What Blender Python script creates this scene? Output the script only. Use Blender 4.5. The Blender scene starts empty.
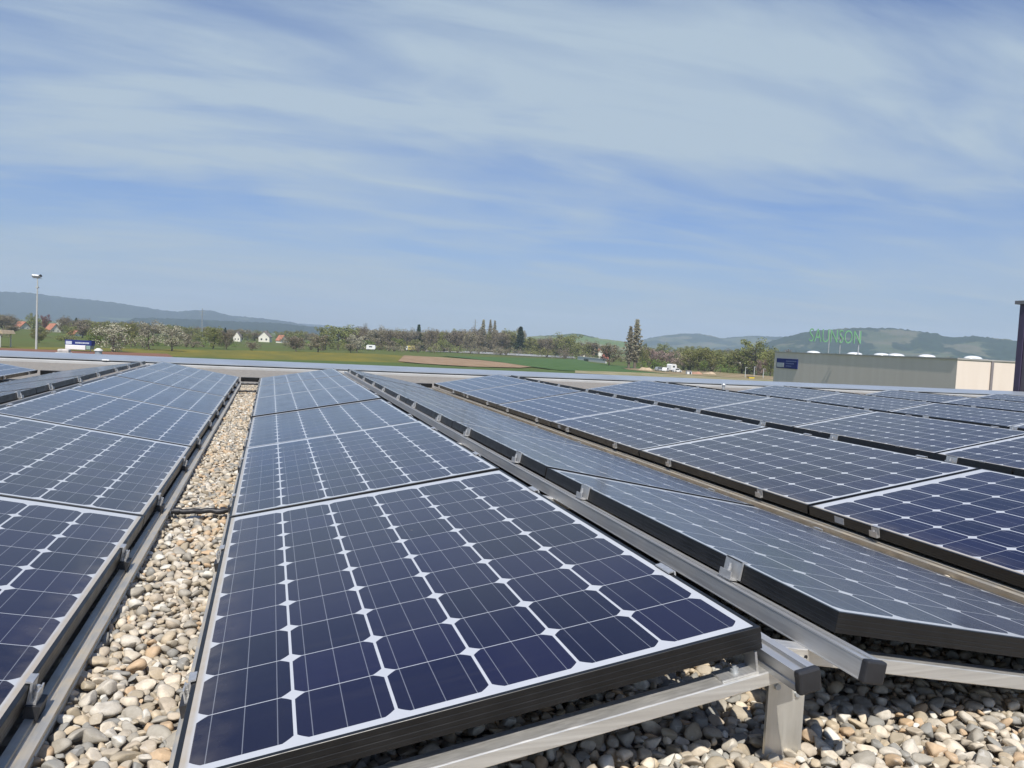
import bpy, bmesh, math, random
import numpy as np
from mathutils import Vector, Matrix, Euler

S = bpy.context.scene
COL = S.collection
rad = math.radians

# ------------------------------------------------------------------ camera
F_PX, YAW, PITCH, ROLL = 778.87, rad(17.3324), rad(-3.0016), rad(2.9556)
CAM = Vector((0.09866, -1.20125, 0.65284))
TILT = rad(9.898)
fw = Vector((math.sin(YAW) * math.cos(PITCH), math.cos(YAW) * math.cos(PITCH), math.sin(PITCH)))
rt = Vector((math.cos(YAW), -math.sin(YAW), 0))
up = rt.cross(fw)
cr, sr = math.cos(ROLL), math.sin(ROLL)
rt, up = cr * rt + sr * up, -sr * rt + cr * up
cam_d = bpy.data.cameras.new('camera')
cam = bpy.data.objects.new('camera', cam_d)
COL.objects.link(cam)
cam.matrix_world = Matrix(((rt.x, up.x, -fw.x, CAM.x), (rt.y, up.y, -fw.y, CAM.y), (rt.z, up.z, -fw.z, CAM.z), (0, 0, 0, 1)))
cam_d.sensor_width = 36
cam_d.lens = 36 * F_PX / 1024
cam_d.clip_start = 0.02
cam_d.clip_end = 40000
S.camera = cam

# ------------------------------------------------------------------ sun, sky, exposure
SUN_EL, SUN_AZ = rad(55), rad(196)          # azimuth measured from +Y towards +X: the sun stands behind the camera
sdir = Vector((math.sin(SUN_AZ) * math.cos(SUN_EL), math.cos(SUN_AZ) * math.cos(SUN_EL), math.sin(SUN_EL)))
sl = bpy.data.lights.new('sun', 'SUN')
sl.energy = 4.3
sl.angle = rad(0.55)
sl.color = (1.0, 0.95, 0.87)
so = bpy.data.objects.new('sun', sl)
COL.objects.link(so)
so.rotation_euler = sdir.to_track_quat('Z', 'Y').to_euler()

W = bpy.data.worlds.new('World')
S.world = W
W.use_nodes = True
nt = W.node_tree
nt.nodes.clear()
def WN(t, **k):
    n = nt.nodes.new(t)
    for a, v in k.items():
        setattr(n, a, v)
    return n
def wmath(op, a, b=None, clamp=False):
    n = WN('ShaderNodeMath', operation=op, use_clamp=clamp)
    for i, v in enumerate((a, b)):
        if v is None: continue
        if isinstance(v, (int, float)): n.inputs[i].default_value = v
        else: nt.links.new(v, n.inputs[i])
    return n.outputs[0]
sky = WN('ShaderNodeTexSky', sky_type='NISHITA')
sky.sun_disc = False
sky.sun_elevation = SUN_EL
sky.sun_rotation = SUN_AZ
sky.air_density = 1.0
sky.dust_density = 1.6
sky.ozone_density = 2.2
sky.altitude = 450
tc = WN('ShaderNodeTexCoord')
sep = WN('ShaderNodeSeparateXYZ')
nt.links.new(tc.outputs['Generated'], sep.inputs[0])
zc = wmath('ADD', wmath('MAXIMUM', sep.outputs[2], 0.0), 0.10)
px_ = wmath('DIVIDE', sep.outputs[0], zc)
py_ = wmath('DIVIDE', sep.outputs[1], zc)
cmb = WN('ShaderNodeCombineXYZ')
nt.links.new(px_, cmb.inputs[0]); nt.links.new(py_, cmb.inputs[1])
def cloud(scale, rot, loc, detail, rough, dist, lo, hi):
    m = WN('ShaderNodeMapping')
    m.inputs['Scale'].default_value = scale
    m.inputs['Rotation'].default_value = (0, 0, rot)
    m.inputs['Location'].default_value = loc
    nt.links.new(cmb.outputs[0], m.inputs[0])
    n = WN('ShaderNodeTexNoise')
    n.inputs['Scale'].default_value = 1.0
    n.inputs['Detail'].default_value = detail
    n.inputs['Roughness'].default_value = rough
    n.inputs['Distortion'].default_value = dist
    nt.links.new(m.outputs[0], n.inputs['Vector'])
    r = WN('ShaderNodeMapRange', interpolation_type='SMOOTHSTEP')
    r.inputs[1].default_value = lo; r.inputs[2].default_value = hi
    nt.links.new(n.outputs[0], r.inputs[0])
    return r.outputs[0]
c1 = cloud((0.50, 0.85, 1), rad(-14), (1.46, -5.49, 0), 5, 0.52, 0.8, 0.36, 0.64)     # broad veils
c2 = cloud((0.8, 2.6, 1), rad(-24), (8.37, 7.63, 0), 10, 0.58, 0.7, 0.33, 0.73)       # combed cirrus streaks
cs = wmath('ADD', wmath('MULTIPLY', c1, 0.62), wmath('MULTIPLY', c2, 0.48), clamp=True)
fcv = WN('ShaderNodeFloatCurve')          # veils thicken between 12 and 22 degrees, thin out below and above
cu = fcv.mapping.curves[0]
cu.points[0].location = (0.0, 0.55); cu.points[1].location = (1.0, 0.16)
for x_, y_ in ((0.085, 0.54), (0.125, 0.44), (0.16, 0.50), (0.20, 0.74), (0.27, 0.86), (0.33, 0.80), (0.40, 0.58), (0.46, 0.50), (0.60, 0.34), (0.8, 0.20)): cu.points.new(x_, y_)
fcv.mapping.update()
nt.links.new(sep.outputs[2], fcv.inputs['Value'])
cmask = wmath('MULTIPLY', wmath('ADD', wmath('ADD', wmath('MULTIPLY', cs, 1.02), -0.24), wmath('MULTIPLY', wmath('SUBTRACT', fcv.outputs[0], 0.5), 1.5), clamp=True), 0.93, clamp=True)
mixc = WN('ShaderNodeMix', data_type='RGBA')
nt.links.new(cmask, mixc.inputs['Factor'])
skm = WN('ShaderNodeMix', data_type='RGBA', blend_type='MULTIPLY')
skm.inputs['Factor'].default_value = 1.0
nt.links.new(sky.outputs[0], skm.inputs[6]); skm.inputs[7].default_value = (0.385, 0.52, 0.76, 1)
nt.links.new(skm.outputs[2], mixc.inputs[6])
mixc.inputs[7].default_value = (2.84, 3.50, 4.08, 1)         # sunlit ice cloud, in the sky's own units
bg = WN('ShaderNodeBackground')
bg.inputs['Strength'].default_value = 0.13
hz_f = wmath('MULTIPLY', wmath('POWER', 2.718, wmath('MULTIPLY', wmath('MAXIMUM', sep.outputs[2], 0.0), -11.0)), 0.85)
hzm = WN('ShaderNodeMix', data_type='RGBA')
nt.links.new(hz_f, hzm.inputs['Factor'])
nt.links.new(mixc.outputs[2], hzm.inputs[6]); hzm.inputs[7].default_value = (2.56, 2.72, 2.50, 1)
nt.links.new(hzm.outputs[2], bg.inputs['Color'])
wo = WN('ShaderNodeOutputWorld')
nt.links.new(bg.outputs[0], wo.inputs['Surface'])

S.view_settings.view_transform = 'Standard'
S.view_settings.look = 'None'
S.view_settings.exposure = 0.35
S.view_settings.gamma = 1.0
S.view_settings.use_curve_mapping = False
S.render.engine = 'CYCLES'
S.cycles.use_denoising = True
S.cycles.max_bounces = 8
S.cycles.volume_bounces = 1
S.cycles.volume_step_rate = 1.0

# ------------------------------------------------------------------ helpers
GROUND = -7.1
GRAVEL = -0.105

def ray(u, v):
    return fw + rt * ((u - 512) / F_PX) - up * ((v - 384) / F_PX)
def on_ground(u, v, z=GROUND):
    r = ray(u, v)
    return CAM + r * ((z - CAM.z) / r.z)
def at_depth(u, v, d):
    return CAM + ray(u, v) * d

def tag(o, label=None, cat=None, group=None, kind=None):
    if label: o['label'] = label
    if cat: o['category'] = cat
    if group: o['group'] = group
    if kind: o['kind'] = kind
    return o

def empty(name, loc=(0, 0, 0), rz=0.0):
    o = bpy.data.objects.new(name, None)
    o.empty_display_size = 0.2
    COL.objects.link(o)
    o.location = loc
    o.rotation_euler = (0, 0, rz)
    return o

def link(name, me, mat=None, parent=None):
    if mat is not None and not me.materials:
        me.materials.append(mat)
    o = bpy.data.objects.new(name, me)
    COL.objects.link(o)
    if parent: o.parent = parent
    return o

def mesh_np(name, verts, faces4=None, faces3=None, smooth=False):
    me = bpy.data.meshes.new(name)
    verts = np.asarray(verts, dtype=np.float32)
    loops, starts, n = [], [], 0
    if faces4 is not None and len(faces4):
        f = np.asarray(faces4, dtype=np.int32)
        loops.append(f.ravel()); starts.append(np.arange(len(f)) * 4 + n); n += f.size
    if faces3 is not None and len(faces3):
        f = np.asarray(faces3, dtype=np.int32)
        loops.append(f.ravel()); starts.append(np.arange(len(f)) * 3 + n); n += f.size
    loops = np.concatenate(loops); starts = np.concatenate(starts)
    me.vertices.add(len(verts)); me.vertices.foreach_set('co', verts.ravel())
    me.loops.add(len(loops)); me.loops.foreach_set('vertex_index', loops.astype(np.int32))
    me.polygons.add(len(starts)); me.polygons.foreach_set('loop_start', starts.astype(np.int32))
    me.update(calc_edges=True)
    me.validate()
    if smooth:
        me.polygons.foreach_set('use_smooth', np.ones(len(me.polygons), dtype=bool))
    return me

class MB:
    """collects boxes, tubes and sheets, then links them as one mesh object"""
    def __init__(s): s.v = []; s.f = []; s.sm = []
    def add(s, vs, fs, smooth=False):
        b = len(s.v); s.v += [tuple(v) for v in vs]
        s.f += [tuple(i + b for i in f) for f in fs]; s.sm += [smooth] * len(fs)
    def box(s, x0, x1, y0, y1, z0, z1, M=None, bev=0.0):
        if bev > 0:
            bm = bmesh.new()
            bmesh.ops.create_cube(bm, size=1)
            for v in bm.verts:
                v.co = ((x0 + x1) / 2 + v.co.x * (x1 - x0), (y0 + y1) / 2 + v.co.y * (y1 - y0), (z0 + z1) / 2 + v.co.z * (z1 - z0))
            bmesh.ops.bevel(bm, geom=list(bm.edges), offset=bev, segments=2, affect='EDGES', profile=0.5)
            bm.verts.ensure_lookup_table()
            vs = [v.co.copy() for v in bm.verts]; fs = [[v.index for v in f.verts] for f in bm.faces]
            bm.free()
        else:
            vs = [Vector(p) for p in ((x0, y0, z0), (x1, y0, z0), (x1, y1, z0), (x0, y1, z0), (x0, y0, z1), (x1, y0, z1), (x1, y1, z1), (x0, y1, z1))]
            fs = [(0, 3, 2, 1), (4, 5, 6, 7), (0, 1, 5, 4), (1, 2, 6, 5), (2, 3, 7, 6), (3, 0, 4, 7)]
        if M is not None: vs = [M @ v for v in vs]
        s.add(vs, fs); return s
    def tube(s, pts, r, n=8, cap=True):
        pts = [Vector(p) for p in pts]
        rs = r if isinstance(r, (list, tuple)) else [r] * len(pts)
        ring = []
        for i, p in enumerate(pts):
            d = (pts[min(i + 1, len(pts) - 1)] - pts[max(i - 1, 0)]).normalized()
            a = d.orthogonal().normalized() if abs(d.z) < 0.99 else Vector((1, 0, 0))
            if i and ring:
                a = (la - d * la.dot(d)).normalized()
            la = a
            b = d.cross(a)
            ring.append([p + (a * math.cos(2 * math.pi * k / n) + b * math.sin(2 * math.pi * k / n)) * rs[i] for k in range(n)])
        vs = [v for rr in ring for v in rr]
        fs = [(i * n + k, i * n + (k + 1) % n, (i + 1) * n + (k + 1) % n, (i + 1) * n + k) for i in range(len(pts) - 1) for k in range(n)]
        s.add(vs, fs, True)
        if cap:
            s.add(ring[0], [tuple(range(n - 1, -1, -1))]); s.add(ring[-1], [tuple(range(n))])
        return s
    def dome(s, c, rx, ry, h, n=14, m=5):
        vs = []; 
        for j in range(m + 1):
            t = j / m * math.pi / 2
            for k in range(n):
                a = 2 * math.pi * k / n
                vs.append((c[0] + rx * math.cos(t) * math.cos(a), c[1] + ry * math.cos(t) * math.sin(a), c[2] + h * math.sin(t)))
        fs = [(j * n + k, j * n + (k + 1) % n, (j + 1) * n + (k + 1) % n, (j + 1) * n + k) for j in range(m) for k in range(n)]
        s.add(vs, fs, True); return s
    def prism(s, poly, y0, y1, M=None):
        """poly in x,z extruded along y"""
        n = len(poly)
        vs = [Vector((p[0], y0, p[1])) for p in poly] + [Vector((p[0], y1, p[1])) for p in poly]
        if M is not None: vs = [M @ v for v in vs]
        fs = [(i, (i + 1) % n, n + (i + 1) % n, n + i) for i in range(n)] + [tuple(range(n - 1, -1, -1)), tuple(range(n, 2 * n))]
        s.add(vs, fs); return s
    def mesh(s, name):
        me = bpy.data.meshes.new(name)
        me.from_pydata(s.v, [], s.f)
        me.polygons.foreach_set('use_smooth', s.sm)
        bm = bmesh.new(); bm.from_mesh(me)
        bmesh.ops.recalc_face_normals(bm, faces=bm.faces)
        bm.to_mesh(me); bm.free()
        me.update(); return me
    def build(s, name, mat, parent=None): return link(name, s.mesh(name), mat, parent)

class Mat:
    def __init__(s, name):
        s.m = bpy.data.materials.new(name); s.m.use_nodes = True
        s.t = s.m.node_tree; s.p = s.t.nodes['Principled BSDF']
    def n(s, t, **k):
        x = s.t.nodes.new(t)
        for a, v in k.items(): setattr(x, a, v)
        return x
    def l(s, a, b): s.t.links.new(a, b)
    def set(s, **k):
        for a, v in k.items():
            i = s.p.inputs[a.replace('_', ' ')]
            if hasattr(v, 'is_linked'): s.l(v, i)
            else: i.default_value = v
        return s
    def math(s, op, a, b=None, c=None, clamp=False):
        x = s.n('ShaderNodeMath', operation=op, use_clamp=clamp)
        for i, v in enumerate((a, b, c)):
            if v is None: continue
            if isinstance(v, (int, float)): x.inputs[i].default_value = v
            else: s.l(v, x.inputs[i])
        return x.outputs[0]
    def coord(s, which='Object'):
        return s.n('ShaderNodeTexCoord').outputs[which]
    def pos(s): return s.n('ShaderNodeNewGeometry').outputs['Position']
    def noise(s, vec, scale, detail=4, rough=0.55, dist=0.0):
        x = s.n('ShaderNodeTexNoise')
        x.inputs['Scale'].default_value = scale; x.inputs['Detail'].default_value = detail
        x.inputs['Roughness'].default_value = rough; x.inputs['Distortion'].default_value = dist
        s.l(vec, x.inputs['Vector']); return x.outputs[0]
    def mapping(s, vec, scale=(1, 1, 1), rot=(0, 0, 0), loc=(0, 0, 0)):
        x = s.n('ShaderNodeMapping')
        x.inputs['Scale'].default_value = scale; x.inputs['Rotation'].default_value = rot; x.inputs['Location'].default_value = loc
        s.l(vec, x.inputs[0]); return x.outputs[0]
    def mix(s, f, a, b):
        x = s.n('ShaderNodeMix', data_type='RGBA')
        for i, v in ((0, f), (6, a), (7, b)):
            if isinstance(v, (int, float)): x.inputs[i].default_value = v
            elif isinstance(v, tuple): x.inputs[i].default_value = (*v[:3], 1)
            else: s.l(v, x.inputs[i])
        return x.outputs[2]
    def ramp(s, f, stops, interp='LINEAR'):
        x = s.n('ShaderNodeValToRGB'); r = x.color_ramp; r.interpolation = interp
        while len(r.elements) < len(stops): r.elements.new(0.5)
        for e, (p, c) in zip(r.elements, stops): e.position = p; e.color = (*c, 1)
        s.l(f, x.inputs[0]); return x.outputs[0]
    def rng(s, f, a, b, c=0.0, d=1.0):
        x = s.n('ShaderNodeMapRange')
        for i, v in enumerate((a, b, c, d)): x.inputs[i + 1].default_value = v
        s.l(f, x.inputs[0]); return x.outputs[0]
    def bump(s, h, strength=0.3, dist=0.01):
        x = s.n('ShaderNodeBump'); x.inputs['Strength'].default_value = strength; x.inputs['Distance'].default_value = dist
        s.l(h, x.inputs['Height']); s.l(x.outputs[0], s.p.inputs['Normal'])

def plain(name, col, rough=0.6, metal=0.0, var=0.12, scale=3.0, spec=0.5):
    """a material with a little uneven colour"""
    M = Mat(name)
    nz = M.noise(M.coord(), scale, 5, 0.6)
    lo = tuple(c * (1 - var) for c in col); hi = tuple(min(1, c * (1 + var)) for c in col)
    M.set(Base_Color=M.mix(M.rng(nz, 0.3, 0.7), lo, hi), Roughness=rough, Metallic=metal, Specular_IOR_Level=spec)
    return M.m

# ------------------------------------------------------------------ materials
def cell_material(my0):
    M = Mat('solar_cells_under_glass')
    P_ = 0.1585
    o = M.coord()
    sp = M.n('ShaderNodeSeparateXYZ'); M.l(o, sp.inputs[0])
    gx = M.math('DIVIDE', M.math('SUBTRACT', sp.outputs[0], 0.0195), P_)
    gy = M.math('DIVIDE', M.math('SUBTRACT', sp.outputs[1], my0), P_)
    fx = M.math('FRACT', gx); fy = M.math('FRACT', gy)
    dx = M.math('MULTIPLY', M.math('ABSOLUTE', M.math('SUBTRACT', fx, 0.5)), P_)
    dy = M.math('MULTIPLY', M.math('ABSOLUTE', M.math('SUBTRACT', fy, 0.5)), P_)
    def lt(a, b): return M.math('LESS_THAN', a, b)
    inx = M.math('MULTIPLY', M.math('GREATER_THAN', gx, 0.0), lt(gx, 6.0))
    iny = M.math('MULTIPLY', M.math('GREATER_THAN', gy, 0.0), lt(gy, 10.0))
    r2 = M.math('ADD', M.math('MULTIPLY', dx, dx), M.math('MULTIPLY', dy, dy))
    cell = M.math('MULTIPLY', M.math('MULTIPLY', lt(dx, 0.0765), lt(dy, 0.0782)), lt(r2, 0.0980 ** 2))
    cell = M.math('MULTIPLY', cell, M.math('MULTIPLY', inx, iny))
    # three bus bars in each cell
    f3 = M.math('FRACT', M.math('MULTIPLY', fx, 3.0))
    bar = lt(M.math('ABSOLUTE', M.math('SUBTRACT', f3, 0.5)), 0.0145)
    # each cell a slightly different blue
    wn = M.n('ShaderNodeTexWhiteNoise', noise_dimensions='4D')
    cv = M.n('ShaderNodeCombineXYZ')
    M.l(M.math('FLOOR', gx), cv.inputs[0]); M.l(M.math('FLOOR', gy), cv.inputs[1])
    oi = M.n('ShaderNodeObjectInfo')
    M.l(cv.outputs[0], wn.inputs['Vector']); M.l(M.math('MULTIPLY', oi.outputs['Random'], 91.0), wn.inputs['W'])
    blue = M.mix(wn.outputs[0], (0.0040, 0.0048, 0.023), (0.0085, 0.0085, 0.037))
    shift = M.n('ShaderNodeCombineXYZ'); M.l(M.math('MULTIPLY', oi.outputs['Random'], 37.0), shift.inputs[0])
    va = M.n('ShaderNodeVectorMath', operation='ADD'); M.l(o, va.inputs[0]); M.l(shift.outputs[0], va.inputs[1])
    col = M.mix(M.math('MULTIPLY', bar, 0.85), blue, (0.17, 0.18, 0.21))
    back = M.mix(M.noise(va.outputs[0], 9, 4), (0.43, 0.45, 0.48), (0.52, 0.53, 0.55))
    col = M.mix(cell, back, col)
    # dust: a thin film everywhere, a crust along the low edge where rain leaves it, dried drops
    dn = M.noise(M.mapping(va.outputs[0], (1, 0.35, 1)), 6, 7, 0.65)
    film = M.rng(dn, 0.35, 0.8, 0.001, 0.013)
    edge = M.math('MULTIPLY', M.rng(sp.outputs[0], 0.016, 0.024, 1.0, 0.0), M.rng(M.noise(va.outputs[0], 26, 4), 0.2, 0.6, 0.65, 0.95))
    edge2 = M.math('MULTIPLY', M.rng(sp.outputs[0], 0.012, 0.10, 0.16, 0.0), M.rng(M.noise(va.outputs[0], 15, 6), 0.35, 0.7))
    vor = M.n('ShaderNodeTexVoronoi'); vor.inputs['Scale'].default_value = 14; M.l(va.outputs[0], vor.inputs['Vector'])
    drop = M.math('MULTIPLY', lt(vor.outputs['Distance'], 0.045), M.math('GREATER_THAN', M.noise(va.outputs[0], 3.1, 2), 0.60))
    run = M.noise(M.mapping(va.outputs[0], (1.4, 34, 1)), 1.0, 5, 0.6)
    film = M.math('ADD', film, M.math('MULTIPLY', M.rng(run, 0.52, 0.80), M.rng(M.noise(va.outputs[0], 2.2, 3), 0.42, 0.7, 0.0, 0.045)))
    dust = M.math('ADD', M.math('ADD', film, M.math('MULTIPLY', drop, 0.25)), M.math('ADD', edge, edge2), clamp=True)
    col = M.mix(dust, col, (0.40, 0.35, 0.28))
    M.set(Base_Color=col, Roughness=M.rng(dn, 0.3, 0.8, 0.10, 0.20), IOR=1.34, Sheen_Weight=0.06, Sheen_Roughness=0.45, Sheen_Tint=(0.95, 0.90, 0.80, 1))
    M.bump(M.noise(va.outputs[0], 260, 2, 0.5), 0.035, 0.001)
    return M.m

def alu_material(name, dirt=0.25, tint=(0.60, 0.595, 0.58), metal=0.8, along=(60, 1.2, 60)):
    M = Mat(name)
    o = M.coord()
    st = M.noise(M.mapping(o, along), 3, 5, 0.6)
    bl = M.noise(o, 11, 6, 0.62)
    d = M.math('MULTIPLY', M.rng(bl, 0.42, 0.72), dirt, clamp=True)
    col = M.mix(M.rng(st, 0.3, 0.7), tuple(c * 0.88 for c in tint), tuple(min(1, c * 1.08) for c in tint))
    M.set(Base_Color=M.mix(d, col, (0.42, 0.35, 0.25)), Metallic=M.math('MULTIPLY', M.math('SUBTRACT', 1.0, d), metal), Roughness=M.rng(st, 0.25, 0.75, 0.36, 0.54))
    M.bump(st, 0.10, 0.002)
    return M.m

def gravel_sheet_material():
    M = Mat('pebble_bed')
    p = M.pos()
    vo = M.n('ShaderNodeTexVoronoi'); vo.inputs['Scale'].default_value = 30; M.l(p, vo.inputs['Vector'])
    sh = M.n('ShaderNodeSeparateColor'); M.l(vo.outputs['Color'], sh.inputs[0])
    col = M.ramp(sh.outputs[0], PEB)
    big = M.noise(p, 0.7, 5, 0.6)
    col = M.mix(M.rng(big, 0.35, 0.7, 0.0, 0.22), col, (0.22, 0.20, 0.17))
    col = M.mix(0.55, M.mix(0.35, col, (0.02, 0.02, 0.02)), (0.195, 0.192, 0.187))
    M.set(Base_Color=col, Roughness=0.9)
    M.bump(M.math('SUBTRACT', 1.0, vo.outputs['Distance']), 0.9, 0.02)
    return M.m

PEB = [(0.0, (0.463, 0.403, 0.311)), (0.13, (0.580, 0.477, 0.335)), (0.26, (0.381, 0.350, 0.291)), (0.38, (0.696, 0.607, 0.474)),
       (0.50, (0.522, 0.441, 0.335)), (0.60, (0.297, 0.290, 0.262)), (0.70, (0.570, 0.409, 0.254)), (0.78, (0.625, 0.570, 0.475)),
       (0.86, (0.411, 0.346, 0.247)), (0.93, (0.715, 0.680, 0.593)), (1.0, (0.432, 0.257, 0.166))]

def pebble_material():
    M = Mat('river_pebbles')
    g = M.n('ShaderNodeNewGeometry')
    col = M.ramp(g.outputs['Random Per Island'], PEB, 'CONSTANT')
    p = g.outputs['Position']
    mott = M.noise(p, 55, 5, 0.65)
    col = M.mix(M.rng(mott, 0.35, 0.75, 0.0, 0.50), col, (0.20, 0.17, 0.13))
    vein = M.noise(M.mapping(p, (40, 40, 150), (0.6, 0.4, 0)), 1.0, 3, 0.5, 1.0)
    col = M.mix(M.rng(vein, 0.62, 0.70, 0.0, 0.35), col, (0.62, 0.60, 0.56))
    M.set(Base_Color=col, Roughness=M.rng(mott, 0.3, 0.7, 0.55, 0.85), Specular_IOR_Level=0.35)
    M.bump(M.noise(p, 240, 4, 0.6), 0.25, 0.003)
    return M.m

def black_frame_material():
    M = Mat('black_anodised_frame')
    nz = M.noise(M.coord(), 18, 5, 0.6)
    M.set(Base_Color=M.mix(M.rng(nz, 0.4, 0.75, 0.0, 0.35), (0.006, 0.006, 0.0065), (0.018, 0.017, 0.016)), Roughness=M.rng(nz, 0.3, 0.7, 0.30, 0.48), Specular_IOR_Level=0.5)
    return M.m

CELLS, CELLS_TURNED, ALU, ALU_OLD, BLACKF = cell_material(0.027), cell_material(0.0525), alu_material('mill_aluminium', 0.22, (0.60, 0.60, 0.59), 0.75), alu_material('weathered_aluminium', 1.0, (0.56, 0.53, 0.47), 0.6), black_frame_material()
ALU_BEAM = alu_material('drawn_aluminium', 0.10, (0.80, 0.78, 0.73), 0.8, (1.2, 60, 60))
ALU_POST = alu_material('cut_aluminium', 0.10, (0.72, 0.70, 0.64), 0.8, (20, 20, 3))
ALU_CLAMP = alu_material('bright_aluminium', 0.08, (0.58, 0.58, 0.575), 0.7, (40, 40, 40))
PEBBLE = pebble_material()
PLASTIC = plain('black_plastic', (0.02, 0.02, 0.022), 0.5, 0, 0.3, 20)
STICKER = plain('grey_sticker', (0.42, 0.43, 0.44), 0.5, 0, 0.1, 40)
PAR_METAL = plain('zinc_sheet', (0.46, 0.50, 0.54), 0.42, 0.6, 0.10, 1.1)
CONCRETE = plain('pale_concrete', (0.60, 0.59, 0.57), 0.85, 0, 0.12, 2.0)
WHITE = plain('white_paint', (0.78, 0.78, 0.76), 0.45, 0, 0.05, 4)
GALV = plain('galvanised_steel', (0.45, 0.47, 0.48), 0.45, 0.5, 0.12, 6)

# ------------------------------------------------------------------ setting: ground, fields, hills, haze
def ground_material():
    M = Mat('meadow')
    p = M.pos()
    a = M.noise(p, 0.012, 6, 0.6); b = M.noise(p, 0.35, 5, 0.65)
    col = M.ramp(a, [(0.30, (0.085, 0.100, 0.035)), (0.48, (0.105, 0.122, 0.036)), (0.62, (0.085, 0.125, 0.032)), (0.75, (0.145, 0.13, 0.055))])
    M.set(Base_Color=M.mix(M.rng(b, 0.35, 0.7, 0.0, 0.4), col, (0.065, 0.085, 0.028)), Roughness=0.95, Specular_IOR_Level=0.1)
    return M.m
def field_material(name, c0, c1, sc=0.25, stretch=(1, 1, 1)):
    M = Mat(name)
    n = M.noise(M.mapping(M.pos(), stretch), sc, 6, 0.65)
    M.set(Base_Color=M.mix(M.rng(n, 0.32, 0.68), c0, c1), Roughness=0.95, Specular_IOR_Level=0.1)
    return M.m

R0 = 8200.0
me = mesh_np('ground', [(-R0, -R0, GROUND), (R0, -R0, GROUND), (R0, R0, GROUND), (-R0, R0, GROUND)], [(0, 1, 2, 3)])
tag(link('ground', me, ground_material()), kind='structure')

def field(name, px, mat, lift):
    pts = [on_ground(u, v, GROUND + lift) for u, v in px]
    m = MB(); m.add(pts, [tuple(range(len(pts)))])
    o = m.build(name, mat); tag(o, kind='structure'); return o

field('dandelion_field', [(-60, 345), (60, 347.5), (150, 349), (260, 350.5), (380, 354), (440, 359), (400, 363), (250, 359), (60, 352), (-70, 346.8)],
      field_material('dandelions', (0.20, 0.165, 0.030), (0.105, 0.115, 0.032), 0.10, (1, 0.3, 1)), 0.10)
field('meadow_strip', [(-80, 347.0), (60, 352.2), (250, 359), (400, 362.6), (460, 366.6), (640, 372.8), (640, 376), (450, 374), (200, 364), (-80, 352)],
      field_material('fresh_grass', (0.06, 0.10, 0.028), (0.10, 0.13, 0.04), 0.3), 0.14)
field('bare_soil_strip', [(-90, 344.6), (20, 348.6), (90, 351.2), (168, 353.8), (174, 357.5), (90, 356), (0, 353), (-90, 350)],
      field_material('red_soil', (0.17, 0.085, 0.06), (0.23, 0.125, 0.085), 0.6), 0.22)
field('ploughed_field', [(404, 355.4), (440, 357.2), (480, 360.0), (510, 363.4), (534, 366.6), (520, 367.6), (470, 366.4), (425, 363.6), (398, 361.2)],
      field_material('ploughed_soil', (0.235, 0.16, 0.095), (0.32, 0.225, 0.145), 0.25, (1, 0.25, 1)), 0.26)
field('wheat_field', [(440, 355.6), (520, 357.8), (580, 359.4), (592, 363.0), (650, 368.6), (700, 374.6), (640, 373.4), (560, 370.2), (530, 366.4), (500, 362.0), (470, 358.6)],
      field_material('young_wheat', (0.055, 0.105, 0.035), (0.080, 0.135, 0.046), 0.12), 0.30)
field('dirt_road', [(575, 370.4), (640, 372.6), (700, 375.4), (790, 380), (800, 384), (690, 379), (575, 373)],
      field_material('dirt', (0.34, 0.29, 0.19), (0.17, 0.165, 0.07), 0.12), 0.34)
field('building_site', [(622, 367.6), (660, 369.5), (720, 372.0), (790, 377.5), (800, 381), (720, 377), (668, 373.6), (628, 369.6)],
      field_material('site_dirt', (0.34, 0.25, 0.165), (0.14, 0.135, 0.055), 0.12), 0.38)
field('country_road', [(425, 350.2), (460, 351.6), (520, 354.6), (575, 357.4), (576, 358.4), (520, 355.6), (460, 352.6), (425, 351.2)],
      field_material('road_asphalt', (0.30, 0.30, 0.29), (0.38, 0.38, 0.36), 0.5), 0.30)

def hill_material(name, forest, fields, thr):
    M = Mat(name)
    p = M.pos()
    n = M.noise(M.mapping(p, (1, 1, 2.0)), 0.0052, 4, 0.5, 0.5)
    f = M.rng(n, thr - 0.012, thr + 0.012)
    n2 = M.noise(p, 0.03, 5, 0.7)
    n3 = M.noise(M.mapping(p, (1, 1, 4)), 0.0045, 2, 0.5)
    fo = M.mix(M.rng(n2, 0.35, 0.7), forest, tuple(c * 1.9 for c in forest))
    fi = M.ramp(n3, [(0.35, fields[0]), (0.5, fields[1]), (0.52, fields[2]), (0.66, fields[0])])
    M.set(Base_Color=M.mix(f, fi, fo), Roughness=1.0, Specular_IOR_Level=0.0)
    return M.m

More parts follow.
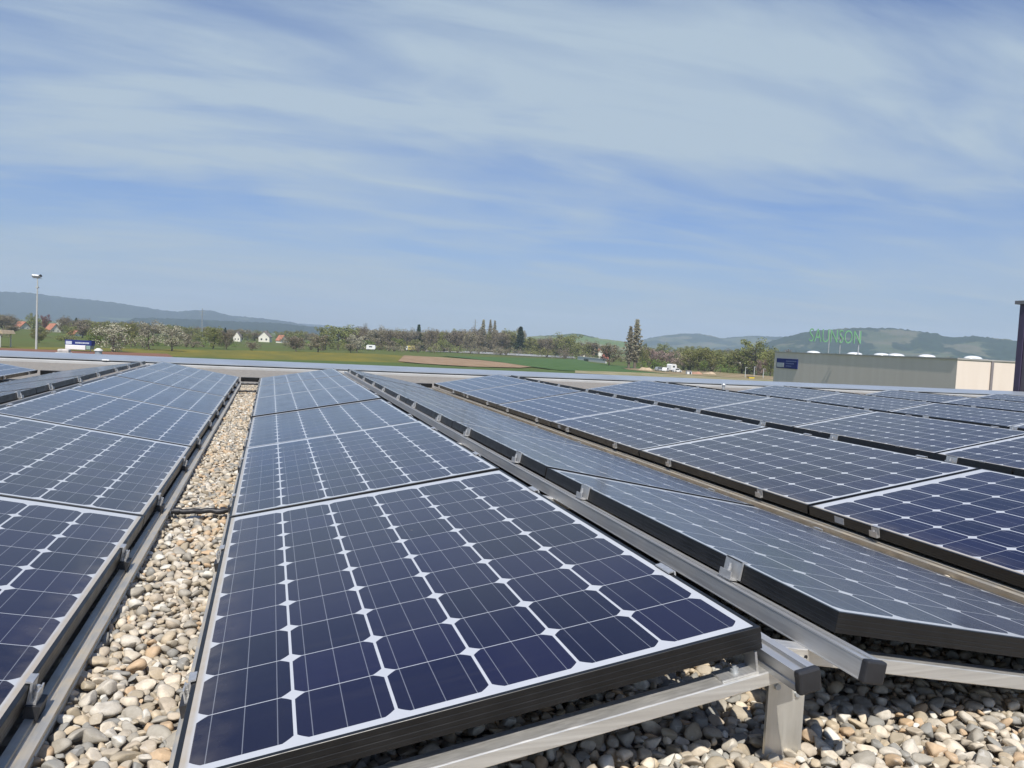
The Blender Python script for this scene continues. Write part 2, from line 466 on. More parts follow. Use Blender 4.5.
def hill(name, sky_px, D, depth, mat, seed, rough=5.0):
    """a ridge whose crest stands at distance D; a closed body from front foot to back foot"""
    rnd = np.random.default_rng(seed)
    us = np.arange(sky_px[0][0], sky_px[-1][0] + 1, 2.5)
    vs = np.interp(us, [p[0] for p in sky_px], [p[1] for p in sky_px])
    cols = []
    NT = 22
    ph = rnd.uniform(0, 6.28, 12)
    for i, (u, v) in enumerate(zip(us, vs)):
        r = ray(u, v); hl = math.hypot(r.x, r.y)
        d = Vector((r.x / hl, r.y / hl, 0))
        zc_ = CAM.z + D * r.z / hl
        h = max(2.0, zc_ - GROUND)
        wob = sum(math.sin(u * k * 0.013 + ph[k]) / (k + 1) for k in range(10))
        for j in range(NT + 1):
            t = j / NT * 2 - 1
            prof = (0.5 + 0.5 * math.cos(math.pi * t)) if t > 0 else (0.5 + 0.5 * math.cos(math.pi * t)) ** (0.85 + 0.12 * wob)
            dist = D + t * depth * (1 + 0.12 * wob * (1 - abs(t)) * (t < 0))
            edge = min(1, i / 6, (len(us) - 1 - i) / 6)
            nz = rnd.uniform(-0.3, 1) * rough * prof * (1 if j < NT / 2 - 0.5 else 0.7) * edge
            z = GROUND - 0.5 + h * prof * (0.15 + 0.85 * edge) + (nz if j != NT // 2 else nz * 0.5)
            if t < 0 and t > -1:
                z += h * 0.10 * math.sin(u * 0.045 + t * 6 + ph[3]) * prof * (1 - prof)
            p = CAM + d * dist
            cols.append((p.x, p.y, z))
    n = NT + 1
    f = [(i * n + j, (i + 1) * n + j, (i + 1) * n + j + 1, i * n + j + 1) for i in range(len(us) - 1) for j in range(NT)]
    o = link(name, mesh_np(name, cols, f, smooth=True), mat)
    tag(o, kind='structure'); return o

FOREST = hill_material('wooded_hill', (0.016, 0.026, 0.020), ((0.06, 0.08, 0.04), (0.08, 0.09, 0.05), (0.06, 0.09, 0.04)), 0.33)
MIXED = hill_material('farmed_hill', (0.020, 0.034, 0.022), ((0.068, 0.088, 0.050), (0.095, 0.110, 0.066), (0.125, 0.122, 0.085)), 0.45)
OPEN = hill_material('grassy_hill', (0.035, 0.05, 0.025), ((0.11, 0.16, 0.05), (0.17, 0.18, 0.08), (0.21, 0.19, 0.10)), 0.62)
hill('wooded_hill', [(-160, 296), (-80, 293), (0, 292), (30, 293), (60, 297), (100, 301), (130, 305), (160, 310), (178, 312), (195, 310), (212, 311), (230, 315.5), (262, 318.5), (290, 322), (320, 328), (350, 334)], 5200, 900, FOREST, 3, 5)
hill('wooded_ridge', [(120, 318), (170, 318.5), (205, 320), (240, 322), (280, 323.5), (310, 327), (345, 328), (372, 331.5), (400, 337)], 3300, 500, FOREST, 5, 4)
hill('far_hill', [(280, 325), (300, 323.5), (330, 325.5), (360, 329), (400, 334), (430, 338)], 7000, 800, FOREST, 8, 3)
hill('grassy_hill', [(505, 345), (520, 339), (534, 336), (560, 335), (572, 333.2), (582, 334.5), (600, 338.5), (622, 341.5), (650, 346)], 2300, 480, OPEN, 11, 2)
hill('farmed_hill', [(590, 350), (615, 346), (640, 340.5), (655, 337), (680, 333.8), (700, 334), (712, 336), (722, 338.5), (735, 337), (752, 335.8), (768, 336.5), (785, 337), (800, 336), (815, 337), (835, 342), (850, 349)], 4600, 800, MIXED, 17, 4)
hill('farmed_hill', [(745, 352), (775, 340), (790, 336), (803, 333), (815, 330.8), (835, 329.3), (855, 328.3), (880, 328.2), (900, 329), (915, 331), (930, 333), (937, 333.6), (943, 336.5), (960, 337.4), (975, 336.0), (985, 337.2), (1000, 339), (1015, 341), (1050, 343), (1110, 346), (1180, 353)], 2900, 620, MIXED, 23, 4)

# haze: one closed box of even, thin air
hz = MB(); hz.box(-8300, 8300, -8300, 8300, GROUND - 1.2, 330)
HZ = Mat('haze')
HZ.t.nodes.remove(HZ.p)
pv = HZ.n('ShaderNodeVolumePrincipled')
pv.inputs['Color'].default_value = (0.66, 0.79, 1.0, 1)
pv.inputs['Density'].default_value = 0.00016
pv.inputs['Anisotropy'].default_value = 0.0
HZ.l(pv.outputs[0], [n for n in HZ.t.nodes if n.type == 'OUTPUT_MATERIAL'][0].inputs['Volume'])
tag(hz.build('haze', HZ.m), kind='stuff')

# ------------------------------------------------------------------ the roof we stand on
RX0, RX1, RY0, RY1 = -16.0, 26.0, -7.0, 15.6
m = MB(); m.box(RX0, RX1, RY0, RY1, GROUND, GRAVEL - 0.03)
tag(m.build('roof', gravel_sheet_material()), kind='structure')
par = empty('parapet', (2, 15.2, GRAVEL))
tag(par, 'long sloping zinc capping along the far edge of the gravel roof', 'parapet')
def strip_prism(name, mat, poly):      # poly in (y,z)
    m = MB(); n = len(poly)
    vs = [(RX0, y, z) for y, z in poly] + [(RX1, y, z) for y, z in poly]
    m.add(vs, [(i, (i + 1) % n, n + (i + 1) % n, n + i) for i in range(n)] + [tuple(range(n)), tuple(range(2 * n - 1, n - 1, -1))])
    o = m.build(name, mat); o.location = tuple(-c for c in par.location); o.parent = par
strip_prism('capping', PAR_METAL, [(14.88, -0.040), (15.62, 0.026), (15.66, 0.021), (15.66, -0.25), (15.601, -0.25), (15.601, -0.06), (14.88, -0.06)])
strip_prism('kerb', plain('weathered_kerb', (0.40, 0.40, 0.39), 0.85, 0, 0.12, 2.0), [(14.84, -0.16), (14.84, -0.098), (14.93, -0.075), (14.93, -0.16)])

# ------------------------------------------------------------------ gravel pebbles
def pebble_templates(sub, n, rnd):
    out = []
    for k in range(n):
        bm = bmesh.new(); bmesh.ops.create_icosphere(bm, subdivisions=sub, radius=1.0)
        v = np.array([x.co[:] for x in bm.verts]); f = np.array([[q.index for q in p.verts] for p in bm.faces]); bm.free()
        for _ in range(9):      # knock facets off, as the river does
            d = rnd.normal(size=3); d /= np.linalg.norm(d); c = rnd.uniform(0.40, 0.80)
            s = v @ d; over = np.maximum(0, s - c); v = v - np.outer(over * rnd.uniform(0.75, 1.0), d)
        w = rnd.normal(size=(3, 3)) * 1.3; ph = rnd.uniform(0, 6, 3)
        r = 1 + 0.06 * np.sin(v @ w.T + ph).sum(1)
        out.append((v * r[:, None], f))
    return out

def scatter(regions, seed):
    """dart throwing: (x, y, radius, layer)"""
    rnd = np.random.default_rng(seed); res = []
    cell = 0.024; grid = {}
    for (x0, x1, y0, y1, dens) in regions:
        n = int((x1 - x0) * (y1 - y0) * dens)
        size = np.sort(np.clip(rnd.lognormal(math.log(0.0107), 0.34, n), 0.0065, 0.0235))[::-1]
        for r in size:
            for _ in range(14):
                x = rnd.uniform(x0, x1); y = rnd.uniform(y0, y1)
                gx, gy = int(x // cell), int(y // cell); ok = True
                for i in range(gx - 2, gx + 3):
                    for j in range(gy - 2, gy + 3):
                        for (a, b, c) in grid.get((i, j), ()):
                            if (a - x) ** 2 + (b - y) ** 2 < (0.80 * (c + r)) ** 2: ok = False; break
                        if not ok: break
                    if not ok: break
                if ok:
                    grid.setdefault((gx, gy), []).append((x, y, r)); res.append((x, y, r, 1)); break
        n2 = int((x1 - x0) * (y1 - y0) * 1700)
        for _ in range(n2):
            res.append((rnd.uniform(x0, x1), rnd.uniform(y0, y1), rnd.uniform(0.011, 0.017), 0))
    return res

def build_pebbles():
    rnd = np.random.default_rng(7)
    T2, T1 = pebble_templates(3, 6, rnd), pebble_templates(2, 10, rnd)
    pts = scatter([(-0.31, 0.05, -0.45, 3.2, 4700), (0.05, 2.75, -0.75, 0.62, 4700)], 1) + \
        scatter([(-0.31, 0.02, 3.2, 10.2, 2200), (2.10, 2.45, 0.2, 10.2, 2000), (0.9, 1.25, 0.62, 3.0, 1800), (-2.72, -2.40, 3.0, 10.2, 900), (1.25, 1.7, 0.62, 0.9, 1500)], 2)
    V, F, off = [], [], 0
    for (x, y, r, lay) in pts:
        dist = math.hypot(x - CAM.x, y - CAM.y)
        T = T2 if (dist < 1.9 and lay) else T1
        v, f = T[rnd.integers(len(T))]
        s = r * np.array([rnd.uniform(1.0, 1.45), rnd.uniform(0.82, 1.05), rnd.uniform(0.50, 0.85)])
        e = Euler((rnd.normal() * 0.35, rnd.normal() * 0.35, rnd.uniform(0, 6.28))).to_matrix()
        R = np.array(e)
        z = GRAVEL - (0.005 if lay else 0.016) + s[2] * 0.25 + rnd.uniform(-0.006, 0.006)
        V.append((v * s) @ R.T + np.array([x, y, z])); F.append(f + off); off += len(v)
    me = mesh_np('roof_gravel', np.concatenate(V), None, np.concatenate(F), smooth=True)
    o = link('roof_gravel', me, PEBBLE)
    tag(o, 'rounded grey and tan river pebbles covering the roof between the panel rows', 'gravel', kind='stuff')
build_pebbles()

# ------------------------------------------------------------------ solar panels
PW, PL, PITCH_Y, TH = 0.990, 1.6645, 1.6774, 0.040
def frame_mesh():
    # closed profile (inset from outer edge, z), swept round the rectangle with mitred corners
    prof = [(0.0, 0.0), (0.0006, 0.0007), (0.0088, 0.0007), (0.0088, -0.004), (0.0016, -0.006), (0.0016, -0.037), (0.028, -0.037), (0.028, -0.040), (0.0, -0.040),
            (0.0, -0.0315), (0.0003, -0.0303), (0.0003, -0.0292), (0.0, -0.0280), (0.0, -0.0225), (0.0003, -0.0219), (0.0003, -0.0201), (0.0, -0.0195),
            (0.0, -0.0115), (0.0003, -0.0108), (0.0003, -0.0087), (0.0, -0.0080)]
    vs, fs = [], []; n = len(prof)
    for (cx, cy, sx, sy) in ((0, 0, 1, 1), (PW, 0, -1, 1), (PW, PL, -1, -1), (0, PL, 1, -1)):
        for d, z in prof: vs.append((cx + sx * d, cy + sy * d, z))
    for c in range(4):
        for i in range(n):
            j = (i + 1) % n; e = (c + 1) % 4
            fs.append((c * n + i, e * n + i, e * n + j, c * n + j))
    m = MB(); m.add(vs, fs); return m.mesh('frame')
def sheet_mesh():
    m = MB(); m.box(0.004, PW - 0.004, 0.004, PL - 0.004, -0.0042, 0.0); return m.mesh('cell_sheet')
def clamp_mesh(low):
    """a bent aluminium clamp hooked over the long side of a frame (built for the low side, x = 0)"""
    m = MB()
    y = 0.020 if low else 0.023
    w = 0.017 if low else 0.023
    zf = -0.034 if low else -0.0415
    m.box(-w, -0.0012, -y, y, zf, zf + 0.004)                          # foot
    yu = y if low else 0.034
    m.box(-0.0050, -0.0012, -yu, yu, zf + 0.004, 0.0062)                 # upright against the frame
    m.box(-0.0050, 0.0080 if low else 0.0105, -yu * 0.9, yu * 0.9, 0.0031, 0.0064)          # lip over the frame
    m.box(-w, -w + 0.0028, -y, y, zf + 0.004, -0.010 if low else -0.022)   # outer wall of the U
    xb = -(w + 0.005) / 2
    m.tube([(xb, 0, zf + 0.004), (xb, 0, -0.006)], 0.0042, 6)
    m.tube([(xb, 0, -0.022), (xb, 0, -0.015)], 0.0058, 6)
    me = m.mesh('clamp')
    if not low:
        for v in me.vertices: v.co.x = PW - v.co.x
        me.flip_normals()
    me.materials.append(ALU_CLAMP)
    return me
FR, SH, CL_LOW, CL_HIGH = frame_mesh(), sheet_mesh(), clamp_mesh(True), clamp_mesh(False)
SH2 = SH.copy()
FR.materials.append(BLACKF); SH.materials.append(CELLS); SH2.materials.append(CELLS_TURNED)
pad_m = MB(); pad_m.box(-0.026, -0.0012, -0.026, 0.026, -0.060, -0.0345); PAD = pad_m.mesh('clamp_base'); PAD.materials.append(PLASTIC)
stk = MB(); stk.box(-0.0012, -0.0002, 1.445, 1.500, -0.033, -0.006); STK = stk.mesh('sticker'); STK.materials.append(STICKER)

PERIOD = 2.431
ROWS = {}       # name: (kind, k, label words)
ROW_DESC = [('up', 0, 'row right of the pebble strip', 'dark blue'), ('down', -1, 'row left of the pebble strip', 'dark blue'),
            ('down', 0, 'glaring row beyond the double ridge rails', 'greyish'), ('up', -1, 'glaring row past the left black ridge', 'greyish'),
            ('up', 1, 'first blue row past the glaring right row', 'dark blue'), ('down', -2, 'farthest left row', 'pale blue'),
            ('down', 1, 'hidden slope row behind the first blue right row', 'black edged'), ('up', 2, 'second blue row past the glaring right row', 'dark blue'),
            ('down', 2, 'hidden slope row behind the second blue right row', 'black edged'), ('up', 3, 'third blue row past the glaring right row', 'dark blue'),
            ('down', 3, 'hidden slope row behind the third blue right row', 'black edged'), ('up', 4, 'fourth blue row past the glaring right row', 'dark blue'),
            ('down', 4, 'hidden slope row behind the fourth blue right row', 'black edged'), ('up', 5, 'fifth blue row before the dark pylon', 'dark blue'),
            ('down', 5, 'hidden slope row behind the fifth blue right row', 'black edged'), ('up', 6, 'rightmost blue row below the dark pylon', 'dark blue')]
ORD = ['nearest', 'second', 'third', 'fourth', 'fifth', 'farthest']

def project(p):
    d = p - CAM; z = d.dot(fw)
    if z < 0.05: return None
    return 512 + F_PX * d.dot(rt) / z, 384 - F_PX * d.dot(up) / z

def row_matrix(kind, k, y):
    """panel local frame to world; local x = 0 is always the low long side"""
    if kind == 'up':
        x0 = PERIOD * k
        return Matrix.Translation((x0, y, 0)) @ Matrix.Rotation(-TILT, 4, 'Y') @ Matrix.Translation((-0.0195, 0, 0))
    # descends to +x: turned half round so its low side lies at +x
    x1 = 2.119 + PERIOD * k
    return Matrix.Translation((x1, y + PL, 0)) @ Matrix.Rotation(math.pi, 4, 'Z') @ Matrix.Rotation(-TILT, 4, 'Y') @ Matrix.Translation((-0.0195, 0, 0))

rp = random.Random(5)
for kind, k, desc, tone in ROW_DESC:
    vis = []
    for i in range(6):
        y = i * PITCH_Y + (-0.027 if (kind, k) == ('up', 0) else 0.0165)
        Mw = row_matrix(kind, k, y)
        q = [project(Mw @ Vector(c)) for c in ((0, 0, 0), (PW, 0, 0), (0, PL, 0), (PW, PL, 0))]
        q = [a for a in q if a and a[1] < 1100]
        if not q or max(a[0] for a in q) < -30 or min(a[0] for a in q) > 1054: continue
        vis.append((i, Mw))
    for i, Mw in vis:
        o = bpy.data.objects.new('solar_panel', None); COL.objects.link(o)
        o.empty_display_size = 0.2
        jig = Matrix.Translation((0, 0, rp.uniform(-0.0015, 0.0015))) @ Matrix.Rotation(rp.gauss(0, 0.0012), 4, 'X') @ Matrix.Rotation(rp.gauss(0, 0.0012), 4, 'Y')
        o.matrix_world = Mw @ (jig if i else Matrix.Identity(4))
        tag(o, f'{ORD[i]} {tone} solar panel in the {desc}', 'solar panel', 'solar panels on the gravel roof')
        link('frame', FR, None, o); link('cell_sheet', SH if kind == 'up' else SH2, None, o)
        far = (Mw.translation - CAM).length > 14
        for yy in (0.350, 1.262):
            yl = PL - yy if kind == 'down' else yy
            for me_ in (CL_LOW, CL_HIGH):
                c = link('clamp', me_, None, o); c.location = (0, yl, 0)
                if me_ is CL_LOW and k in (0, -1) and kind + str(k) in ('up0', 'down-1', 'up1'):
                    b = link('clamp_base', PAD, None, c)
        if kind == 'up' and k >= 1 and i % 2 == 0:
            link('sticker', STK, None, o)

# ------------------------------------------------------------------ rails under the panel edges
def rail_profile(smooth=False):
    w, h = 0.021, 0.038      # half width, height; slot on top, shallow slot at the side
    if smooth: return [(-w, -h), (w, -h), (w, 0), (0.006, 0), (0.006, -0.008), (-0.006, -0.008), (-0.006, 0), (-w, 0), (-w, -0.003), (-w + 0.001, -0.0036), (-w + 0.001, -0.0350), (-w, -0.0356)]
    return [(-w, -h), (w, -h), (w, -0.026), (w - 0.003, -0.024), (w - 0.003, -0.014), (w, -0.012), (w, 0), (0.006, 0), (0.006, -0.008), (-0.006, -0.008), (-0.006, 0), (-w, 0),
            (-w, -0.012), (-w + 0.003, -0.014), (-w + 0.003, -0.024), (-w, -0.026)]
def rail(x, ztop, y0, y1, roll, label, mat, cap=True, smooth=False):
    o = empty('mounting_rail', (x, y0, ztop))
    tag(o, label, 'rail', 'aluminium rails under the panel rows')
    M_ = Matrix.Rotation(roll, 4, 'Y')
    m = MB(); m.prism(rail_profile(smooth), 0, y1 - y0, M_)
    m.build('profile', mat, o)
    if cap:
        m = MB(); m.box(-0.0225, 0.0225, -0.016, -0.0005, -0.040, 0.0018, M_, 0.004)
        m.build('end_cap', PLASTIC, o)
    return o
YE = 10.08
rail(0.992, 0.1225, -0.105, YE, -TILT, 'aluminium rail with black end cap, left of the two at the ridge', ALU)
rail(1.134, 0.1265, -0.105, YE, TILT, 'aluminium rail with black end cap, right of the two at the ridge', ALU, True, True)
rail(-0.017, -0.062, -0.20, YE, -TILT, 'dusty low rail along the right side of the pebble strip', ALU_OLD)
rail(-0.277, -0.064, -0.20, YE, TILT, 'dusty low rail along the left side of the pebble strip', ALU_OLD)
rail(2.410, -0.060, 0.0, YE, -TILT, 'dusty tan low rail under the first blue row on the right', ALU_OLD)
rail(2.142, -0.060, 0.0, YE, TILT, 'dusty low rail under the low edge of the glaring right row', ALU_OLD)
rail(-1.300, 0.1275, 0.3, YE, TILT, 'aluminium rail under the high edge of the row left of the pebbles', ALU)
rail(-1.440, 0.1225, 0.3, YE, -TILT, 'aluminium rail under the high edge of the glaring left row', ALU)

# ------------------------------------------------------------------ support frames under the ridge
def support_frame(y, label):
    o = empty('support_frame', (1.06, y, GRAVEL)); tag(o, label, 'support frame', 'aluminium support frames under the ridge')
    def part(name, fill, mat=ALU):
        m = MB(); fill(m); q = m.build(name, mat, o); q.location = (-1.06, 0, -GRAVEL); return q
    # left beam climbs to the ridge: its top line passes (0.945, 0.078)
    ML = Matrix.Translation((0.945, 0, 0.078)) @ Matrix.Rotation(-TILT, 4, 'Y')
    MR = Matrix.Translation((1.263, 0, 0.066)) @ Matrix.Rotation(TILT, 4, 'Y')
    part('crossbeam', lambda m: m.box(-0.97, 0.112, -0.030, 0.018, -0.026, 0.0, ML, 0.002), ALU_BEAM)
    part('crossbeam', lambda m: m.box(-0.215, 0.90, 0.028, 0.070, -0.030, 0.0, MR, 0.002), ALU_BEAM)
    def post(m):
        m.box(1.018, 1.100, 0.020, 0.0262, -0.17, 0.078)
        m.box(1.094, 1.100, 0.0262, 0.060, -0.17, 0.040)
    part('post', post, ALU_POST)
    def br(m):
        m.box(-0.058, 0.012, -0.024, 0.014, 0.0005, 0.0045, ML)           # plate on the beam
        m.box(0.012, 0.0165, -0.024, 0.014, 0.0005, 0.040, ML)            # upright to the rail
    b = part('bracket', br)
    m = MB()
    for x_ in (-0.160, -0.012): m.tube([MR @ Vector((x_, 0.0285, -0.015)), MR @ Vector((x_, 0.0274, -0.015))], 0.0042, 8)
    q = m.build('drill_hole', PLASTIC, o); q.location = (-1.06, 0, -GRAVEL)
    m = MB()
    for x_, z_ in ((1.036, 0.030), (1.082, 0.012)): m.tube([(x_, 0.0201, z_), (x_, 0.0155, z_)], 0.0062, 6)
    q = m.build('bolt', GALV, o); q.location = (-1.06, 0, -GRAVEL)
    m = MB(); pts = [ML @ Vector((-0.022, -0.006, z)) for z in (0.0045, 0.0115)]
    m.tube(pts, 0.0085, 6); m.tube([ML @ Vector((-0.022, -0.006, z)) for z in (0.0116, 0.017)], 0.0045, 8)
    m.build('bolt', GALV, b)
    m = MB(); m.tube([MR @ Vector((-0.03, 0.0265, -0.016)), MR @ Vector((-0.03, 0.021, -0.016))], 0.006, 6)
    q = m.build('bolt', GALV, o); q.location = (-1.06, 0, -GRAVEL)
    return o
support_frame(0.0, 'aluminium support frame of two beams and a post at the near row end')
support_frame(1.42, 'aluminium support frame glimpsed in the ridge gap beside the near seam')
support_frame(2.86, 'aluminium support frame glimpsed farther along the ridge gap')

# black conduits across the pebble strip and the closing bars at the row ends
def conduit(x0, x1, y, z, r, label):
    o = empty('conduit', ((x0 + x1) / 2, y, z)); tag(o, label, 'conduit', 'black tubes lying across the gravel strip')
    m = MB(); n = 10
    m.tube([(x0 + (x1 - x0) * i / n - (x0 + x1) / 2, 0.006 * math.sin(i * 1.3), 0.003 * math.sin(i * 2.1)) for i in range(n + 1)], r, 8)
    m.build('tube', PLASTIC, o)
    m = MB(); h = (x1 - x0) / 2
    for s in (-1, 1): m.tube([(s * (h - 0.03), 0.005, 0), (s * (h - 0.012), 0.005, 0)], r * 1.35, 8)
    m.build('collar', PLASTIC, o)
conduit(-0.25, -0.04, 2.06, -0.072, 0.011, 'nearest black tube lying across the pebble strip')
conduit(-0.25, -0.04, 8.45, -0.072, 0.011, 'second black tube lying across the far pebble strip')
conduit(-0.25, -0.04, 9.55, -0.060, 0.011, 'third black tube lying across the pebble strip, near its end')
def end_bar(x0, x1, y, label):
    o = empty('end_bar', ((x0 + x1) / 2, y, -0.04)); tag(o, label, 'bar', 'dark bars closing the row ends')
    w = (x1 - x0) / 2
    m = MB(); m.box(-w, w, -0.02, 0.02, -0.025, 0.035, None, 0.003); m.build('profile', BLACKF, o)
    m = MB()
    for s in (-1, 1): m.box(s * (w - 0.03) - 0.012, s * (w - 0.03) + 0.012, -0.016, 0.016, -0.06, -0.0255)
    m.build('foot', ALU, o)
end_bar(-0.275, -0.03, 10.14, 'dark bar closing the far end of the central pebble strip')
end_bar(2.14, 2.40, 10.14, 'dark bar closing the far end of the right valley')
end_bar(-2.71, -2.46, 10.14, 'dark bar closing the far end of the left valley')

# ------------------------------------------------------------------ small things on the roof edge
p = at_depth(12.5, 352.5, 16.4)
o = empty('roof_vent', (p.x, 15.25, 0.0)); tag(o, 'small white domed vent on the roof edge at far left', 'roof vent')
m = MB(); m.tube([(0, 0, -0.02), (0, 0, 0.05)], 0.035, 10); m.build('collar', GALV, o)
m = MB(); m.dome((0, 0, 0.05), 0.05, 0.05, 0.04); m.build('cap', WHITE, o)
r = ray(98, 350); t = (15.9 - CAM.y) / r.y; p = CAM + r * t
o = empty('vent_pipe', (p.x, 15.95, 0.0)); tag(o, 'silver cylindrical vent pipe with pale cap behind the parapet', 'vent pipe')
m = MB(); m.tube([(0, 0, -1.2), (0, 0, 0.075)], 0.065, 16); m.build('pipe', GALV, o)
m = MB(); m.tube([(0, 0, 0.078), (0, 0, 0.095), (0, 0, 0.13)], [0.082, 0.080, 0.03], 16); m.build('cap', CONCRETE, o)
m = MB(); m.box(-0.2, 0.2, -0.2, 0.2, -2.2, -1.2); m.build('base', GALV, o)
r = ray(63, 350); t = (15.95 - CAM.y) / r.y; p = CAM + r * t
o = empty('chimney', (p.x, 16.0, 0.0)); tag(o, 'pale grey pitted stone chimney head behind the parapet', 'chimney')
m = MB(); m.box(-0.13, 0.13, -0.12, 0.12, -2.0, 0.02, None, 0.015); m.build('shaft', CONCRETE, o)
m = MB(); m.box(-0.09, 0.11, -0.10, 0.10, 0.021, 0.085, None, 0.02); m.build('cap', plain('worn_mortar', (0.50, 0.46, 0.43), 0.9, 0, 0.3, 12), o)
r = ray(106, 357.5); t = (14.9 - CAM.y) / r.y; p = CAM + r * t
o = empty('clip', (p.x, 14.87, -0.05)); tag(o, 'small white clip on the parapet edge below the vent pipe', 'clip')
m = MB(); m.box(-0.06, 0.06, -0.015, 0.0, -0.012, 0.012, None, 0.003); m.build('plate', WHITE, o)
m = MB(); m.box(-0.02, 0.02, -0.03, -0.0151, -0.008, 0.008, None, 0.002); m.build('hook', WHITE, o)
r = ray(724, 380); t = (12.4 - CAM.y) / r.y; p = CAM + r * t
o = empty('roof_drain', (p.x, 12.4, GRAVEL - 0.02)); tag(o, 'small grey post standing on the gravel before the parapet', 'post')
m = MB(); m.tube([(0, 0, 0), (0, 0, 0.16)], 0.03, 10); m.build('pipe', GALV, o)
m = MB(); m.tube([(0, 0, 0.161), (0, 0, 0.19)], [0.05, 0.03], 10); m.build('cap', GALV, o)

# dark pylon at the right edge
r = ray(1018.3, 391); t = (15.75 - CAM.y) / r.y; p = CAM + r * t
ztop = (CAM + ray(1018, 303.5) * ((15.75 - CAM.y) / ray(1018, 303.5).y)).z
o = empty('pylon', (p.x, 15.75, GROUND)); tag(o, 'tall dark brown pylon with flat cap beyond the roof at far right', 'pylon')
PYL = plain('dark_cladding', (0.030, 0.026, 0.034), 0.55, 0, 0.2, 1.5)
m = MB(); m.box(0, 3.2, 0.0, 0.15, 0, ztop - GROUND)
for k in range(9): m.box(0.36 * k + 0.02, 0.36 * k + 0.05, -0.012, 0.0005, 0.2, ztop - GROUND - 0.05)
m.build('body', PYL, o)
m = MB(); m.box(-0.012, 0.06, -0.012, 0.162, 0.0, ztop - GROUND - 0.003); m.build('corner_trim', plain('violet_trim', (0.060, 0.045, 0.085), 0.4, 0, 0.1, 2), o)
m = MB(); m.box(-0.09, 3.3, -0.12, 0.27, ztop - GROUND, ztop - GROUND + 0.10); m.build('cap', plain('grey_cap', (0.16, 0.16, 0.17), 0.5, 0, 0.1, 2), o)

# ------------------------------------------------------------------ warehouse with its sign, skylights and roof sign
A, B = at_depth(775, 352.3, 84), at_depth(957.7, 359, 55)
wz = 1.12
ex = Vector((B.x - A.x, B.y - A.y, 0)); L_ = ex.length; ex.normalize()      # along the long wall towards us
ey = Vector((-ex.y, ex.x, 0))                                                 # away to the right
if ey.x < 0: ey = -ey
ang = math.atan2(ex.y, ex.x)
o = empty('warehouse', (A.x, A.y, GROUND), ang)
tag(o, 'long beige flat-roofed warehouse beyond the roof edge at right', 'warehouse')
H = wz - GROUND
sgn = 1 if Vector((math.cos(ang + math.pi / 2), math.sin(ang + math.pi / 2), 0)).dot(ey) > 0 else -1
def wall_material():
    M = Mat('beige_panel_wall'); oc = M.coord()
    st = M.noise(M.mapping(oc, (1.2, 1.2, 0.10)), 1.0, 6, 0.6); gz = M.noise(oc, 0.15, 4)
    col = M.mix(M.rng(st, 0.3, 0.7), (0.74, 0.63, 0.53), (0.81, 0.70, 0.60))
    col = M.mix(M.rng(gz, 0.4, 0.7, 0.0, 0.12), col, (0.62, 0.53, 0.45))
    M.set(Base_Color=col, Roughness=0.8); return M.m
WALL = wall_material()
def wy(a, b): return (min(sgn * a, sgn * b), max(sgn * a, sgn * b))
m = MB(); m.box(0, L_, *wy(0, 34), 0, H); m.build('wall', WALL, o)
m = MB(); m.box(-0.06, L_ + 0.06, *wy(-0.06, 34.06), H, H + 0.10); m.build('roof', plain('roof_edge_metal', (0.42, 0.40, 0.37), 0.6, 0.2, 0.1, 1), o)
m = MB(); m.box(L_ + 0.002, L_ + 0.11, *wy(2.55, 2.72), 0, H - 0.02); m.build('downpipe', plain('brown_pipe', (0.25, 0.22, 0.22), 0.5), o)
SKYL = plain('white_acrylic_dome', (0.66, 0.68, 0.68), 0.25, 0, 0.03, 2)
for (u, w) in ((811, 1.5), (852, 1.6), (879, 1.5), (893.5, 1.3), (924, 1.2), (970, 1.0)):
    # where the sight line through u meets a line 3 m behind the long wall
    q0 = A + ey * 3.0; rr = ray(u, 350)
    den = rr.x * ex.y - rr.y * ex.x
    t = ((q0.x - CAM.x) * ex.y - (q0.y - CAM.y) * ex.x) / den
    P = CAM + rr * t; s = (P - A).dot(ex)
    m = MB(); w *= 0.42; m.box(s - w, s + w, *wy(2.4, 4.2), H + 0.101, H + 0.16); k_ = m.build('skylight', GALV, o)
    m = MB(); m.dome((s, sgn * 3.3, H + 0.161), w * 0.95, 0.70, 0.20, 16, 5); m.build('dome', SKYL, k_)
# blue sign plate high on the wall
BLUE = plain('navy_enamel', (0.016, 0.028, 0.16), 0.6, 0, 0.08, 1, 0.2)
PALE = plain('pale_lettering', (0.52, 0.56, 0.64), 0.5, 0, 0.05, 2)
def wall_s(u):
    rr = ray(u, 360); den = rr.x * ex.y - rr.y * ex.x
    t = ((A.x - CAM.x) * ex.y - (A.y - CAM.y) * ex.x) / den
    return (CAM + rr * t - A).dot(ex), t
s0, t0 = wall_s(777.4); s1, t1 = wall_s(798.2)
zt = (CAM + ray(777.4, 358.2) * t0).z - GROUND; zb = (CAM + ray(777.4, 367.6) * t0).z - GROUND
sg = empty('wall_sign', (A.x + ex.x * s0, A.y + ex.y * s0, GROUND + zb), ang)
tag(sg, 'navy blue company sign high on the beige warehouse wall', 'sign')
sw, sh_ = s1 - s0, zt - zb
m = MB(); m.box(0, sw, *wy(-0.08, -0.004), 0, sh_); m.build('board', BLUE, sg)
m = MB(); m.box(sw * 0.03, sw * 0.38, *wy(-0.10, -0.0805), sh_ * 0.10, sh_ * 0.56); m.build('emblem', plain('grey_emblem', (0.42, 0.44, 0.46), 0.5), sg)
m = MB()
rs = random.Random(3)
